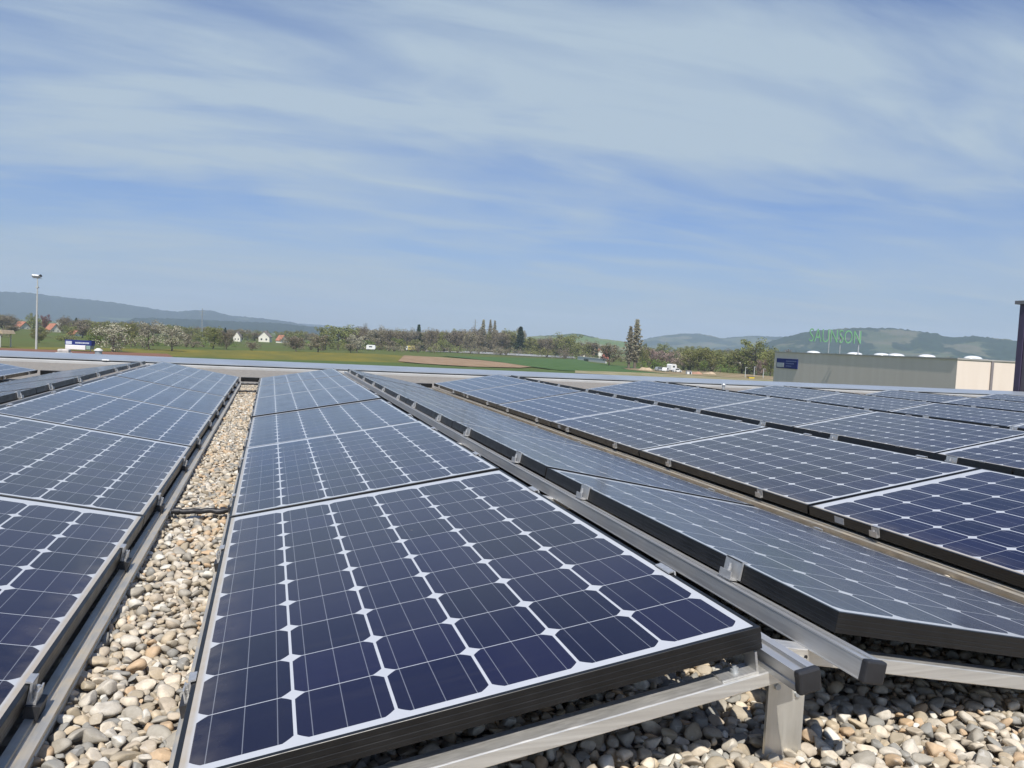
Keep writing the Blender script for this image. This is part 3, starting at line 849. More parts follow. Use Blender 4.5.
for row, zz in ((0, 0.70), (1, 0.46), (2, 0.20)):
    x = 0.47
    while x < (0.93, 0.86, 0.72)[row]:
        w_ = rs.uniform(0.025, 0.05); m.box(sw * x, sw * (x + w_), *wy(-0.09, -0.0805), sh_ * zz, sh_ * (zz + 0.11)); x += w_ + 0.016
m.build('lettering', plain('faded_lettering', (0.12, 0.15, 0.32), 0.5), sg)
# green letters on posts on the warehouse roof
GREEN = plain('green_sign_paint_hazed', (0.14, 0.33, 0.17), 0.7, 0, 0.1, 2)  # green lightened towards haze: distance haze is put into the paint colour
DS = 70.0
pl, pr = at_depth(809.5, 335, DS), at_depth(861, 335, DS)
rs_ = empty('rooftop_sign', (pl.x, pl.y, GROUND + H), math.atan2(pr.y - pl.y, pr.x - pl.x))
tag(rs_, 'green letters on thin posts above the warehouse roof', 'sign')
zb_ = at_depth(809.5, 341.5, DS).z - (GROUND + H)
fc = bpy.data.curves.new('lettering', 'FONT'); fc.body = 'SAUNSON'; fc.size = 1.75; fc.extrude = 0.04; fc.offset = -0.018; fc.resolution_u = 4
tmp = bpy.data.objects.new('lettering', fc); COL.objects.link(tmp)
dg = bpy.context.evaluated_depsgraph_get()
lm = bpy.data.meshes.new_from_object(tmp.evaluated_get(dg)); bpy.data.objects.remove(tmp)
xs = [v.co.x for v in lm.vertices]; wid = max(xs) - min(xs); want = (pr - pl).length
for v in lm.vertices: v.co = ((v.co.x - min(xs)) * want / wid, -v.co.z, v.co.y)
lm.name = 'lettering'
lo = link('lettering', lm, GREEN, rs_); lo.location = (0, 0, zb_)
for x_ in (0.40, 0.62, 0.98):
    m = MB(); m.tube([(want * x_, 0.14, 0.1), (want * x_, 0.14, zb_ + 1.2)], 0.055, 8); m.build('post', GALV, rs_)

# ------------------------------------------------------------------ trees
def leaf_quads(V, F, c, n, spread, size, rnd, upright=0.0):
    for _ in range(n):
        d = rnd.normal(size=3); d /= np.linalg.norm(d) + 1e-6
        p = c + d * spread * rnd.uniform(0.2, 1) ** 0.5
        a = rnd.normal(size=3); a[2] = a[2] * (1 - upright) + upright * 2.5; a /= np.linalg.norm(a)
        b = np.cross(a, rnd.normal(size=3)); b /= np.linalg.norm(b) + 1e-6
        s = size * rnd.uniform(0.55, 1.3); i = len(V)
        V += [p - a * s, p + b * s * 0.55, p + a * s, p - b * s * 0.55]; F.append((i, i + 1, i + 2, i + 3))

def tree_meshes(kind, seed):
    """unit tree: height 1, returns trunk mesh and crown mesh"""
    rnd = np.random.default_rng(seed)
    m = MB(); V, F = [], []
    if kind in ('round', 'bare', 'blossom'):
        th = rnd.uniform(0.11, 0.17)
        lean = rnd.normal(size=2) * 0.02
        m.tube([(0, 0, -0.02), (lean[0] * 0.5, lean[1] * 0.5, th), (lean[0], lean[1], th + 0.22), (lean[0] * 1.6, lean[1] * 1.6, 0.86)], [0.030, 0.022, 0.016, 0.003], 7)
        nl = 15 if kind != 'bare' else 22
        for k in range(nl):
            z0 = th + (0.78 - th) * (k / nl) ** 0.9
            a = k * 2.4 + rnd.uniform(-0.5, 0.5)
            R_ = 0.36 * (1 - ((z0 - 0.46) / 0.56) ** 2) ** 0.5 * rnd.uniform(0.55, 1.12)
            z1 = min(0.99, z0 + R_ * rnd.uniform(0.3, 0.75))
            b0 = Vector((lean[0], lean[1], z0)); b1 = Vector((R_ * math.cos(a), R_ * math.sin(a), z1))
            mid = b0.lerp(b1, 0.5) + Vector((0, 0, 0.03))
            m.tube([b0, mid, b1], [0.011, 0.007, 0.002], 5, False)
            dens = {'round': 78, 'bare': 84, 'blossom': 66}[kind]
            for tt in (0.45, 0.75, 1.0):
                c = np.array(b0.lerp(b1, tt)) + rnd.normal(size=3) * 0.03
                leaf_quads(V, F, c, int(dens * rnd.uniform(0.5, 1.3)), 0.105 * rnd.uniform(0.7, 1.3), {'round': 0.020, 'bare': 0.0175, 'blossom': 0.020}[kind], rnd, 0.5 if kind == 'bare' else 0)
            for _ in range(5 if kind != 'bare' else 12):
                e = b1 + Vector(rnd.normal(size=3) * 0.07) + Vector((0, 0, 0.03))
                s0_ = b0.lerp(b1, rnd.uniform(0.4, 1)); m.tube([s0_, e], [0.0028, 0.001], 3, False)
    elif kind == 'poplar':
        m.tube([(0, 0, -0.02), (0, 0, 0.4), (0.004, 0, 0.97)], [0.020, 0.012, 0.002], 7)
        for k in range(46):
            z0 = 0.10 + 0.78 * k / 46; a = k * 2.4
            R_ = 0.085 * ((z0 / 0.35) ** 0.6 if z0 < 0.35 else max(0.03, (1 - (z0 - 0.35) / 0.56)) ** 1.1) * rnd.uniform(0.6, 1.2)
            b0 = Vector((0, 0, z0)); b1 = Vector((R_ * math.cos(a), R_ * math.sin(a), min(0.995, z0 + 0.13)))
            m.tube([b0, b0.lerp(b1, 0.5) + Vector((R_ * math.cos(a) * .25, R_ * math.sin(a) * .25, 0)), b1], [0.005, 0.0035, 0.001], 4, False)
            for tt in (0.5, 0.9): leaf_quads(V, F, np.array(b0.lerp(b1, tt)), 46, 0.022, 0.010, rnd, 0.9)
    elif kind == 'conifer':
        m.tube([(0, 0, -0.02), (0, 0, 0.97)], [0.022, 0.002], 7)
        for k in range(24):
            z0 = 0.10 + 0.88 * k / 24; R_ = 0.17 * (1 - z0) ** 0.85 + 0.008
            for j in range(7):
                a = j * 0.9 + k * 1.3 + rnd.uniform(-.2, .2); rr_ = R_ * rnd.uniform(0.7, 1.15)
                for tt in (0.35, 0.7, 1.0):
                    c = np.array([rr_ * tt * math.cos(a), rr_ * tt * math.sin(a), z0 - rr_ * tt * 0.35]); leaf_quads(V, F, c, 6, 0.022, 0.02, rnd)
    elif kind == 'bush':
        for k in range(5): m.tube([(0, 0, -0.02), (0.2 * math.cos(k * 1.26), 0.2 * math.sin(k * 1.26), 0.6)], [0.03, 0.008], 5)
        for k in range(26):
            a = rnd.uniform(0, 6.28); R_ = 0.62 * rnd.uniform(0, 1) ** 0.5; z = rnd.uniform(0.12, 0.9) * (1 - (R_ / 0.8) ** 2 * 0.6)
            leaf_quads(V, F, np.array([R_ * math.cos(a), R_ * math.sin(a), z]), 28, 0.16, 0.034, rnd)
    return m.mesh('trunk'), mesh_np('crown', V, F)

def leaf_material(name, cols, trans=0.0):
    M = Mat(name)
    g = M.n('ShaderNodeNewGeometry'); oi = M.n('ShaderNodeObjectInfo')
    f = M.math('FRACT', M.math('ADD', M.math('MULTIPLY', g.outputs['Random Per Island'], 0.62), M.math('MULTIPLY', M.noise(M.coord(), 5.5, 3), 0.55)))
    c = M.ramp(f, [(i / (len(cols) - 1), c) for i, c in enumerate(cols)])
    hs = M.n('ShaderNodeHueSaturation'); M.l(c, hs.inputs['Color'])
    M.l(M.rng(oi.outputs['Random'], 0, 1, 1.15, 1.60), hs.inputs['Value']); M.l(M.rng(oi.outputs['Random'], 0, 1, 0.485, 0.515), hs.inputs['Hue'])
    M.set(Base_Color=hs.outputs[0], Roughness=0.8, Specular_IOR_Level=0.2)
    return M.m
BARK = plain('bark', (0.15, 0.125, 0.095), 0.9, 0, 0.3, 8)
LEAF = {
    'olive': leaf_material('budding_leaves', [(0.115, 0.122, 0.042), (0.142, 0.149, 0.050), (0.158, 0.164, 0.058), (0.128, 0.128, 0.050)]),
    'brown': leaf_material('bare_twigs', [(0.13, 0.112, 0.075), (0.155, 0.132, 0.088), (0.17, 0.148, 0.10), (0.14, 0.118, 0.075)]),
    'white': leaf_material('white_blossom', [(0.10, 0.10, 0.045), (0.25, 0.235, 0.17), (0.33, 0.31, 0.24), (0.13, 0.125, 0.06)]),
    'pink': leaf_material('pink_blossom', [(0.16, 0.115, 0.09), (0.27, 0.20, 0.17), (0.32, 0.24, 0.205), (0.17, 0.13, 0.09)]),
    'green': leaf_material('fresh_leaves', [(0.085, 0.125, 0.030), (0.105, 0.150, 0.036), (0.12, 0.165, 0.04), (0.09, 0.13, 0.03)]),
    'dark': leaf_material('dark_needles', [(0.018, 0.030, 0.020), (0.028, 0.048, 0.030), (0.040, 0.060, 0.036), (0.022, 0.036, 0.022)]),
    'red': leaf_material('copper_leaves', [(0.07, 0.025, 0.022), (0.11, 0.04, 0.035), (0.14, 0.055, 0.045), (0.08, 0.03, 0.03)]),
    'grey': leaf_material('grey_twigs', [(0.185, 0.168, 0.120), (0.195, 0.178, 0.128), (0.205, 0.186, 0.134), (0.186, 0.168, 0.119)]),
}
KM = {}
def tree_data(shape, leaf, var):
    key = (shape, leaf, var)
    if key not in KM:
        base = (shape, None, var)
        if base not in KM: KM[base] = tree_meshes(shape, hash_seed(shape) + var)
        tm, cm = KM[base]
        c2_ = cm.copy(); c2_.materials.clear(); c2_.materials.append(LEAF[leaf])
        if not tm.materials: tm.materials.append(BARK)
        KM[key] = (tm, c2_)
    return KM[key]
def hash_seed(s): return sum(ord(c) * (i + 3) for i, c in enumerate(s))
rt_ = random.Random(11)
def tree(name, u, vb, vt, w, shape, leaf, label, group=None, cat='tree'):
    """u: column of the trunk, vb/vt: rows of foot and top, w: crown width in pixels"""
    g = on_ground(u, vb); d = (g - CAM).dot(fw)
    top = at_depth(u, vt, d); h = top.z - GROUND
    ref = {'round': 0.74, 'bare': 0.74, 'blossom': 0.74, 'poplar': 0.17, 'conifer': 0.34, 'bush': 1.4}[shape]
    wx = (w / F_PX * d) / ref
    tm, cm = tree_data(shape, leaf, rt_.randrange(3))
    o = empty(name, (g.x, g.y, GROUND), rt_.uniform(0, 6.28)); o.scale = (wx, wx, h)
    tag(o, label, cat, group)
    link('trunk', tm, None, o); link('crown', cm, None, o)

# trees one can tell apart
tree('blossom_tree', 112, 352.5, 322, 36, 'blossom', 'white', 'broad white-blossoming tree right of the blue billboard', )
tree('blossom_tree', 149, 350.0, 319, 26, 'blossom', 'white', 'tall white-blossoming tree, left one of the close pair')
tree('blossom_tree', 172, 351.5, 324, 26, 'blossom', 'white', 'rounded white-blossoming tree, right one of the close pair')
tree('bud_tree', 131, 347, 322, 16, 'round', 'olive', 'narrow olive tree between the white-blossoming trees')
tree('bud_tree', 213, 349, 326, 20, 'round', 'olive', 'olive budding tree right of the blossoming pair')
tree('bare_tree', 226, 349.5, 330, 14, 'bare', 'brown', 'small brown bare tree left of the white gabled house')
tree('bud_tree', 338, 349, 323, 30, 'round', 'olive', 'big olive budding tree standing above the far belt')
tree('bud_tree', 325, 350, 326, 18, 'round', 'olive', 'olive tree on the left side of the big budding tree')
tree('fruit_tree', 318, 352.5, 334, 20, 'round', 'brown', 'small brownish fruit tree alone in the meadow')
tree('fruit_tree', 296, 351.5, 336, 16, 'bare', 'brown', 'small grey-brown bare tree right of the orange roof')
tree('fruit_tree', 252, 351, 342, 8, 'round', 'brown', 'tiny reddish sapling in the meadow below the white house')
tree('blossom_tree', 357, 352.5, 334.5, 18, 'blossom', 'white', 'small white-blossoming tree beside the white caravan')
tree('fruit_tree', 351, 353, 343, 12, 'bare', 'brown', 'low brown bush-like tree under the small blossoming tree', )
tree('conifer', 418, 350.5, 323.5, 11, 'conifer', 'dark', 'dark slim conifer standing over the brown tree belt')
tree('green_tree', 425, 350.5, 334.5, 14, 'round', 'green', 'fresh green leafing tree below the slim conifer')
tree('poplar', 482, 352.5, 319.5, 9, 'poplar', 'grey', 'left poplar of the three bare ones in a row', 'three bare poplars')
tree('poplar', 489, 352.5, 319.5, 7, 'poplar', 'grey', 'middle poplar of the three bare ones in a row', 'three bare poplars')
tree('poplar', 493.5, 352.5, 320.5, 7, 'poplar', 'grey', 'right poplar of the three bare ones in a row', 'three bare poplars')
tree('conifer', 519.5, 355, 325.5, 15, 'conifer', 'dark', 'dark broad conifer right of the three bare poplars')
tree('bud_tree', 566, 358, 332.5, 26, 'round', 'olive', 'tall olive tree in front of the grassy hill')
tree('poplar', 628.5, 369.5, 326, 13, 'poplar', 'grey', 'left stem of the tall pale poplar pair')
tree('poplar', 634.5, 369.5, 319, 15, 'poplar', 'grey', 'right and tallest stem of the pale poplar pair')
tree('bare_tree', 609, 366, 342, 24, 'round', 'brown', 'brown budding tree at the left foot of the poplar pair')
tree('bud_tree', 642, 368, 344, 16, 'round', 'olive', 'olive tree at the right foot of the poplar pair')
tree('blossom_tree', 652, 368, 349, 22, 'blossom', 'pink', 'pale pink blossoming tree right of the poplars')
tree('blossom_tree', 666, 368.5, 350, 20, 'blossom', 'pink', 'pink blossoming tree above the parked white cars')
tree('blossom_tree', 683, 370, 353, 15, 'blossom', 'pink', 'pink blossoming tree right of the white cars')
tree('green_tree', 656, 369.0, 359, 9, 'round', 'green', 'small fresh green tree left of the white cars')
tree('bud_tree', 690, 371, 347, 26, 'round', 'olive', 'olive tree left of the low orange roof')
tree('bud_tree', 705, 372, 346, 26, 'round', 'olive', 'olive tree above the low tan mound')
tree('bud_tree', 727, 373, 350, 24, 'round', 'olive', 'dark olive tree between mound and yellow container')
tree('bud_tree', 754, 375, 338, 34, 'round', 'olive', 'tallest olive tree near the warehouse corner')
tree('bud_tree', 742, 374, 348, 20, 'round', 'olive', 'olive tree left of the tallest one by the warehouse')
tree('bud_tree', 770, 377, 347, 22, 'round', 'olive', 'olive tree touching the warehouse corner')
tree('blossom_tree', 761, 376.5, 358, 12, 'blossom', 'pink', 'pale blossoming tree beside the warehouse corner')
tree('green_tree', 703, 372.5, 360, 9, 'round', 'green', 'small bright green tree between the olive trees')
tree('copper_tree', 45, 331.5, 314.5, 9, 'round', 'red', 'dark red copper beech beside the tall lamp mast')
tree('conifer', 76, 334, 317, 7, 'conifer', 'dark', 'dark conifer above the blue billboard')
tree('conifer', 225, 341, 327, 6, 'conifer', 'dark', 'small dark conifer left of the white gable')
tree('conifer', 596, 361, 346, 6, 'conifer', 'dark', 'small dark conifer beside the red house')
tree('bud_tree', 39, 343, 330, 15, 'round', 'olive', 'olive tree behind the foot of the tall lamp mast')
tree('bud_tree', 3, 330, 315, 22, 'bare', 'brown', 'brown tree at the left edge behind the shelter')
tree('bud_tree', 97, 344, 328, 18, 'round', 'olive', 'olive tree left of the broad blossoming tree')

# the tree belt: individuals nothing tells apart
def belt(us, base, top, wlo, whi, mixk, n, seed, label_of):
    rb = random.Random(seed)
    for i in range(n):
        u = us[0] + (us[1] - us[0]) * (i + rb.uniform(0.1, 0.9)) / n
        f = (u - us[0]) / (us[1] - us[0])
        vb = base[0] + (base[1] - base[0]) * f + rb.uniform(-1.3, 0.6)
        vt = top[0] + (top[1] - top[0]) * f + rb.uniform(-1, 1) ** 3 * 4 - (0.3 if 'bush' in str(mixk) else 0.2)
        shape, leaf = rb.choice(mixk)
        if any(abs(u - h_) < 9 and vb > b_ for h_, b_ in ((237.5, 340), (265, 341), (281.5, 342), (53, 331), (22, 328), (602, 359))): continue      # keep the far houses in sight
        w = rb.uniform(wlo, whi) * (0.5 if shape == 'conifer' else 1.15)
        lab, grp = label_of[leaf]
        if shape == 'bush': lab, grp = lab.replace('tree', 'bush').replace(' still-bare', ' leafless'), grp.replace('trees', 'bushes')
        tree('bush' if shape == 'bush' else 'bare_tree' if leaf in ('brown', 'grey') else 'conifer' if leaf == 'dark' else 'bud_tree', u, vb, vt, w, shape, leaf, lab, grp)
def labs(where):
    return {'brown': (f'brown still-bare tree {where}', f'bare trees {where}'), 'grey': (f'brown still-bare tree {where}', f'bare trees {where}'),
            'olive': (f'olive budding tree {where}', f'budding trees {where}'), 'green': (f'fresh green tree {where}', f'green trees {where}'),
            'dark': (f'dark conifer {where}', f'conifers {where}'), 'pink': (f'pale pink blossoming tree {where}', f'pink trees {where}')}
B_, O_, G_, D_ = ('bare', 'brown'), ('round', 'olive'), ('round', 'green'), ('conifer', 'dark')
belt((-15, 105), (327, 336), (314, 321), 8, 16, [B_, O_, O_, B_], 24, 31, labs('in the far village at left'))
belt((-15, 110), (333, 341), (324, 330), 10, 18, [B_, O_, O_], 8, 32, labs('in the left meadow before the village'))
belt((100, 330), (334, 345), (321, 334), 9, 17, [B_, B_, O_, O_, B_], 40, 33, labs('between left blossom trees and big olive tree'))
BU, BUB, BUG = ('bush', 'olive'), ('bush', 'brown'), ('bush', 'green')
belt((-15, 105), (336, 343), (329, 335), 12, 22, [BU, BUB, BU], 10, 51, labs('low in the hedges before the far village'))
belt((88, 340), (345, 350), (333, 341), 13, 24, [BU, BUB, BUB, BUG], 30, 52, labs('low in the hedge behind the blossom trees'))
belt((345, 520), (350, 355.5), (340, 346), 13, 22, [BUB, BUB, BU], 22, 53, labs('low at the foot of the long brown belt'))
belt((520, 640), (356, 364), (346, 353), 12, 20, [BUB, BU], 16, 54, labs('low at the foot of the belt by the hill'))
belt((640, 775), (369, 376), (359, 366), 10, 18, [BUB, BU, BUG], 18, 55, labs('low along the edge of the building site'))
belt((180, 300), (343, 348), (331, 338), 10, 16, [B_, O_], 9, 34, labs('in the meadow around the white houses'))
belt((345, 520), (347.5, 354.5), (328.0, 332), 11, 20, [B_, B_, B_, O_, ('bare', 'grey')], 44, 35, labs('in the long brown belt behind the ploughed field'))
belt((365, 460), (349.5, 352), (337, 340), 9, 14, [O_, O_, G_, B_], 13, 36, labs('at the front of the brown belt'))
belt((520, 612), (355, 360), (337, 345), 12, 20, [B_, O_, O_], 22, 37, labs('in the belt before the grassy hill'))
belt((640, 775), (360, 368), (346, 351), 11, 18, [B_, O_, O_], 24, 38, labs('behind the building site by the warehouse'))
belt((650, 775), (367, 375.5), (356, 360), 12, 18, [B_, O_, O_], 14, 39, labs('along the building site by the warehouse'))
belt((780, 1010), (371, 384), (353.5, 360), 14, 24, [B_, B_, ('round', 'brown')], 12, 40, labs('peeping over the warehouse roof'))

# ------------------------------------------------------------------ houses
RED_ROOF = plain('clay_tiles', (0.36, 0.15, 0.09), 0.85, 0, 0.25, 1.2)
GREY_ROOF = plain('grey_tiles', (0.20, 0.17, 0.16), 0.85, 0, 0.2, 1.2)
CREAM = plain('cream_render', (0.72, 0.69, 0.60), 0.85, 0, 0.06, 0.6)
REDW = plain('red_render', (0.50, 0.18, 0.14), 0.85, 0, 0.08, 0.6)
WIN = plain('window_glass', (0.03, 0.04, 0.05), 0.15, 0, 0.2, 1)
def house(u, vb, w_px, h_px, wall, roofm, label, turn=0.0, roof_f=0.5):
    g = on_ground(u, vb); d = (g - CAM).dot(fw)
    W_, H_ = w_px / F_PX * d, h_px / F_PX * d
    hw = H_ * (1 - roof_f); D_2 = W_ * 0.7
    o = empty('house', (g.x, g.y, GROUND), -YAW + turn); tag(o, label, 'house')
    m = MB()
    m.prism([(-W_ / 2, 0), (W_ / 2, 0), (W_ / 2, hw), (0, H_ - 0.05), (-W_ / 2, hw)], -D_2 / 2, D_2 / 2)
    m.build('wall', wall, o)
    m = MB(); e = 0.06 * W_; k_ = (H_ - hw) / (W_ / 2); th = 0.05 * W_
    for s in (-1, 1):
        m.prism([(0, H_ + 0.01), (s * (W_ / 2 + e), hw - k_ * e + 0.01), (s * (W_ / 2 + e), hw - k_ * e + th), (0, H_ + th)], -D_2 / 2 - e, D_2 / 2 + e)
    rf = m.build('roof', roofm, o)
    m = MB(); m.box(W_ * 0.12, W_ * 0.20, -0.4, 0.4, H_ * 0.85, H_ * 1.12); m.build('chimney', GREY_ROOF, rf)
    for x_ in (-0.22, 0.22):
        for z_ in ((0.12, 0.5) if hw > 4 else (0.25,)):
            m = MB(); m.box(x_ * W_ - 0.07 * W_, x_ * W_ + 0.07 * W_, -D_2 / 2 - 0.03, -D_2 / 2 - 0.003, hw * (z_ + 0.08), hw * (z_ + 0.42)); m.build('window', WIN, o)
house(237.5, 341.5, 7, 9.5, CREAM, GREY_ROOF, 'smaller white gabled house in the trees, left of the large white one')
house(265, 342, 11, 10.5, CREAM, GREY_ROOF, 'large white gabled house in the far meadow')
house(281.5, 343, 9, 7.5, CREAM, RED_ROOF, 'low house with orange roof right of the white house', 1.1, 0.65)
house(53, 332, 11, 8, CREAM, RED_ROOF, 'house with orange roof beside the copper beech', 1.2, 0.7)
house(22, 329, 12, 7, CREAM, RED_ROOF, 'house with faded orange roof left of the lamp mast', 1.3, 0.7)
house(60.5, 327, 7, 7, CREAM, GREY_ROOF, 'pale house with grey roof among far village trees')
house(75, 336, 11, 6, CREAM, RED_ROOF, 'low orange roof above the blue billboard', 1.4, 0.75)
house(599, 360, 9, 11, CREAM, RED_ROOF, 'cream house with red roof below the grassy hill', 0.2)
house(605, 361.5, 6, 12, REDW, RED_ROOF, 'narrow red house below the grassy hill', 0.1)
house(584, 357, 5, 8, CREAM, GREY_ROOF, 'small white gabled house left of the red houses')
house(712, 364, 8, 7, CREAM, RED_ROOF, 'house with orange roof among the right olive trees', 1.2, 0.7)
house(722, 362, 6, 9, CREAM, GREY_ROOF, 'white house half hidden among the right olive trees')
house(737, 363, 7, 9, CREAM, GREY_ROOF, 'bright white house above the pale blossom tree')
house(781, 349.5, 5, 6, CREAM, GREY_ROOF, 'small white house on the hillside above the warehouse corner')

# far bright sheds under the right hill
def shed(u, vb, w_px, h_px, label):
    g = on_ground(u, vb); d = (g - CAM).dot(fw); W_, H_ = w_px / F_PX * d, h_px / F_PX * d
    o = empty('shed', (g.x, g.y, GROUND), -YAW); tag(o, label, 'shed')
    m = MB(); m.box(-W_ / 2, W_ / 2, -6, 6, 0, H_ * 0.7); m.build('wall', WHITE, o)
    m = MB(); m.prism([(-W_ / 2 - 1, H_ * 0.7), (W_ / 2 + 1, H_ * 0.7), (W_ / 2 - 1, H_), (-W_ / 2 + 1, H_)], -6.5, 6.5); m.build('roof', GALV, o)
shed(652, 351.8, 18, 5, 'long white industrial shed far below the wooded hill')
shed(676, 352.6, 13, 5, 'shorter white industrial shed right of the long one')
shed(666, 351.2, 9, 3.5, 'low grey-roofed shed between the two white ones')

# ------------------------------------------------------------------ masts and lamp poles
def mast(u, vb, vt, name, label, r_px=0.9):
    g = on_ground(u, vb); d = (g - CAM).dot(fw); h = at_depth(u, vt, d).z - GROUND
    o = empty(name, (g.x, g.y, GROUND)); tag(o, label, 'mast')
    r_ = r_px / F_PX * d / 2
    m = MB()
    for s in ((1, 1), (-1, 1), (-1, -1), (1, -1)):
        m.tube([(s[0] * r_ * 2, s[1] * r_ * 2, 0), (s[0] * r_ * .5, s[1] * r_ * .5, h)], r_ * 0.4, 4)
    n = 12
    for k in range(n):
        for a, b in (((1, 1), (-1, 1)), ((-1, 1), (-1, -1)), ((-1, -1), (1, -1)), ((1, -1), (1, 1))):
            q0 = r_ * (2 - 1.5 * k / n); q1 = r_ * (2 - 1.5 * (k + 1) / n)
            m.tube([(a[0] * q0, a[1] * q0, h * k / n), (b[0] * q1, b[1] * q1, h * (k + 1) / n)], r_ * 0.22, 3)
    m.build('lattice', GALV, o)
    for z_ in (0.80, 0.90):
        m = MB(); m.box(-r_ * 6, r_ * 6, -r_ * .3, r_ * .3, h * z_, h * z_ + r_ * .6); m.build('crossarm', GALV, o)
mast(201.5, 340, 308.5, 'lattice_mast', 'thin grey lattice mast before the left wooded hill')
mast(474, 349, 319.5, 'lattice_mast', 'thin grey lattice mast left of the three bare poplars')
g = on_ground(36.2, 350); d = (g - CAM).dot(fw); h = at_depth(36.6, 277.5, d).z - GROUND
o = empty('lamp_mast', (g.x, g.y, GROUND), -YAW); tag(o, 'tall pale lamp mast with floodlights rising above the left meadow', 'lamp mast')
POLE = plain('pale_pole', (0.52, 0.53, 0.50), 0.5, 0.2, 0.06, 3)
m = MB(); m.tube([(0, 0, 0), (0, 0, h * 0.62), (0, 0, h - 0.2)], [0.26, 0.20, 0.12], 12); m.build('pole', POLE, o)
m = MB(); m.box(-1.2, 1.0, -0.07, 0.07, h - 0.25, h - 0.1); m.box(-0.3, 0.3, -0.25, 0.25, h - 2.6, h - 2.3); m.build('bracket', POLE, o)
for (x_, t_, s_) in ((-0.75, 0.25, 1.0), (0.55, -0.45, 1.0), (-0.05, 0.1, 1.1)):
    m = MB(); MM = Matrix.Translation((x_, -0.1, h + 0.25)) @ Matrix.Rotation(0.5, 4, 'X') @ Matrix.Rotation(t_, 4, 'Y')
    m.box(-0.52 * s_, 0.52 * s_, -0.30, 0.30, -0.28, 0.32, MM, 0.06); q = m.build('floodlight', WHITE if x_ < 0.3 else PLASTIC, o)
    m = MB(); m.box(-0.40 * s_, 0.40 * s_, -0.325, -0.302, -0.2, 0.24, MM); m.build('lens', plain('lamp_glass', (0.35, 0.40, 0.44), 0.1), q)
for (u, vb, vt, lab) in ((745, 378.5, 367.5, 'thin grey pole left of the yellow container'), (753.8, 379, 367, 'thin grey pole right of the yellow container'), (763, 379, 369, 'thin pale pole nearest the warehouse corner')):
    g = on_ground(u, vb); d = (g - CAM).dot(fw); h = at_depth(u, vt, d).z - GROUND
    o = empty('lamp_pole', (g.x, g.y, GROUND), -YAW); tag(o, lab, 'lamp pole')
    m = MB(); m.tube([(0, 0, 0), (0, 0, h)], [0.16, 0.09], 8); m.build('pole', POLE, o)
    m = MB(); m.box(-0.15, 0.65, -0.1, 0.1, h, h + 0.12); m.build('lamp_head', POLE, o)

# ------------------------------------------------------------------ blue billboard, shelter, vehicles, mounds
def px_frame(u, vb):
    g = on_ground(u, vb); d = (g - CAM).dot(fw); return g, d, d / F_PX
g, d, s = px_frame(79, 352.2)
o = empty('billboard', (g.x, g.y, GROUND), -YAW); tag(o, 'blue billboard with white writing over a white box in the left meadow', 'billboard')
m = MB(); m.box(-12.5 * s, 14 * s, -0.8, 0.8, 7.2 * s, 12.0 * s); m.build('board', BLUE, o)
m = MB(); m.box(-11.5 * s, -5.5 * s, -0.86, -0.803, 7.8 * s, 10.8 * s); m.build('emblem', PALE, o)
m = MB(); rs = random.Random(8); x = -2.0
while x < 11.5:
    w_ = rs.uniform(0.7, 1.2); m.box(x * s, (x + w_) * s, -0.86, -0.803, 8.7 * s, 10.2 * s); x += w_ + 0.35
m.build('lettering', PALE, o)
m = MB(); m.box(-11.5 * s, 8.5 * s, -1.1, 1.1, 2.6 * s, 7.1 * s, None, 0.1); m.build('container', WHITE, o)
m = MB(); m.box(9 * s, 13 * s, -0.9, 0.9, 3.4 * s, 7.1 * s); m.build('cabinet', plain('green_cabinet', (0.25, 0.36, 0.30), 0.5), o)
for x_ in (-10.5, 11.5):
    m = MB(); m.box((x_ - .3) * s, (x_ + .3) * s, -0.1, 0.1, 0, 2.59 * s if x_ < 0 else 3.39 * s); m.build('leg', GALV, o)

g, d, s = px_frame(3, 347.5)
o = empty('shelter', (g.x, g.y, GROUND), -YAW); tag(o, 'tan roofed open shelter on posts at the left edge of the meadow', 'shelter')
m = MB(); m.prism([(-12 * s, 14 * s), (6 * s, 14 * s), (4 * s, 17.5 * s), (-10 * s, 17.5 * s)], -2.5, 2.5); m.build('roof', plain('tan_boards', (0.40, 0.32, 0.22), 0.8, 0, 0.15, 2), o)
for x_ in (-10, 2.5):
    for y_ in (-2, 2):
        m = MB(); m.box((x_ - .5) * s, (x_ + .5) * s, y_ - .1, y_ + .1, 0, 13.99 * s); m.build('post', POLE, o)

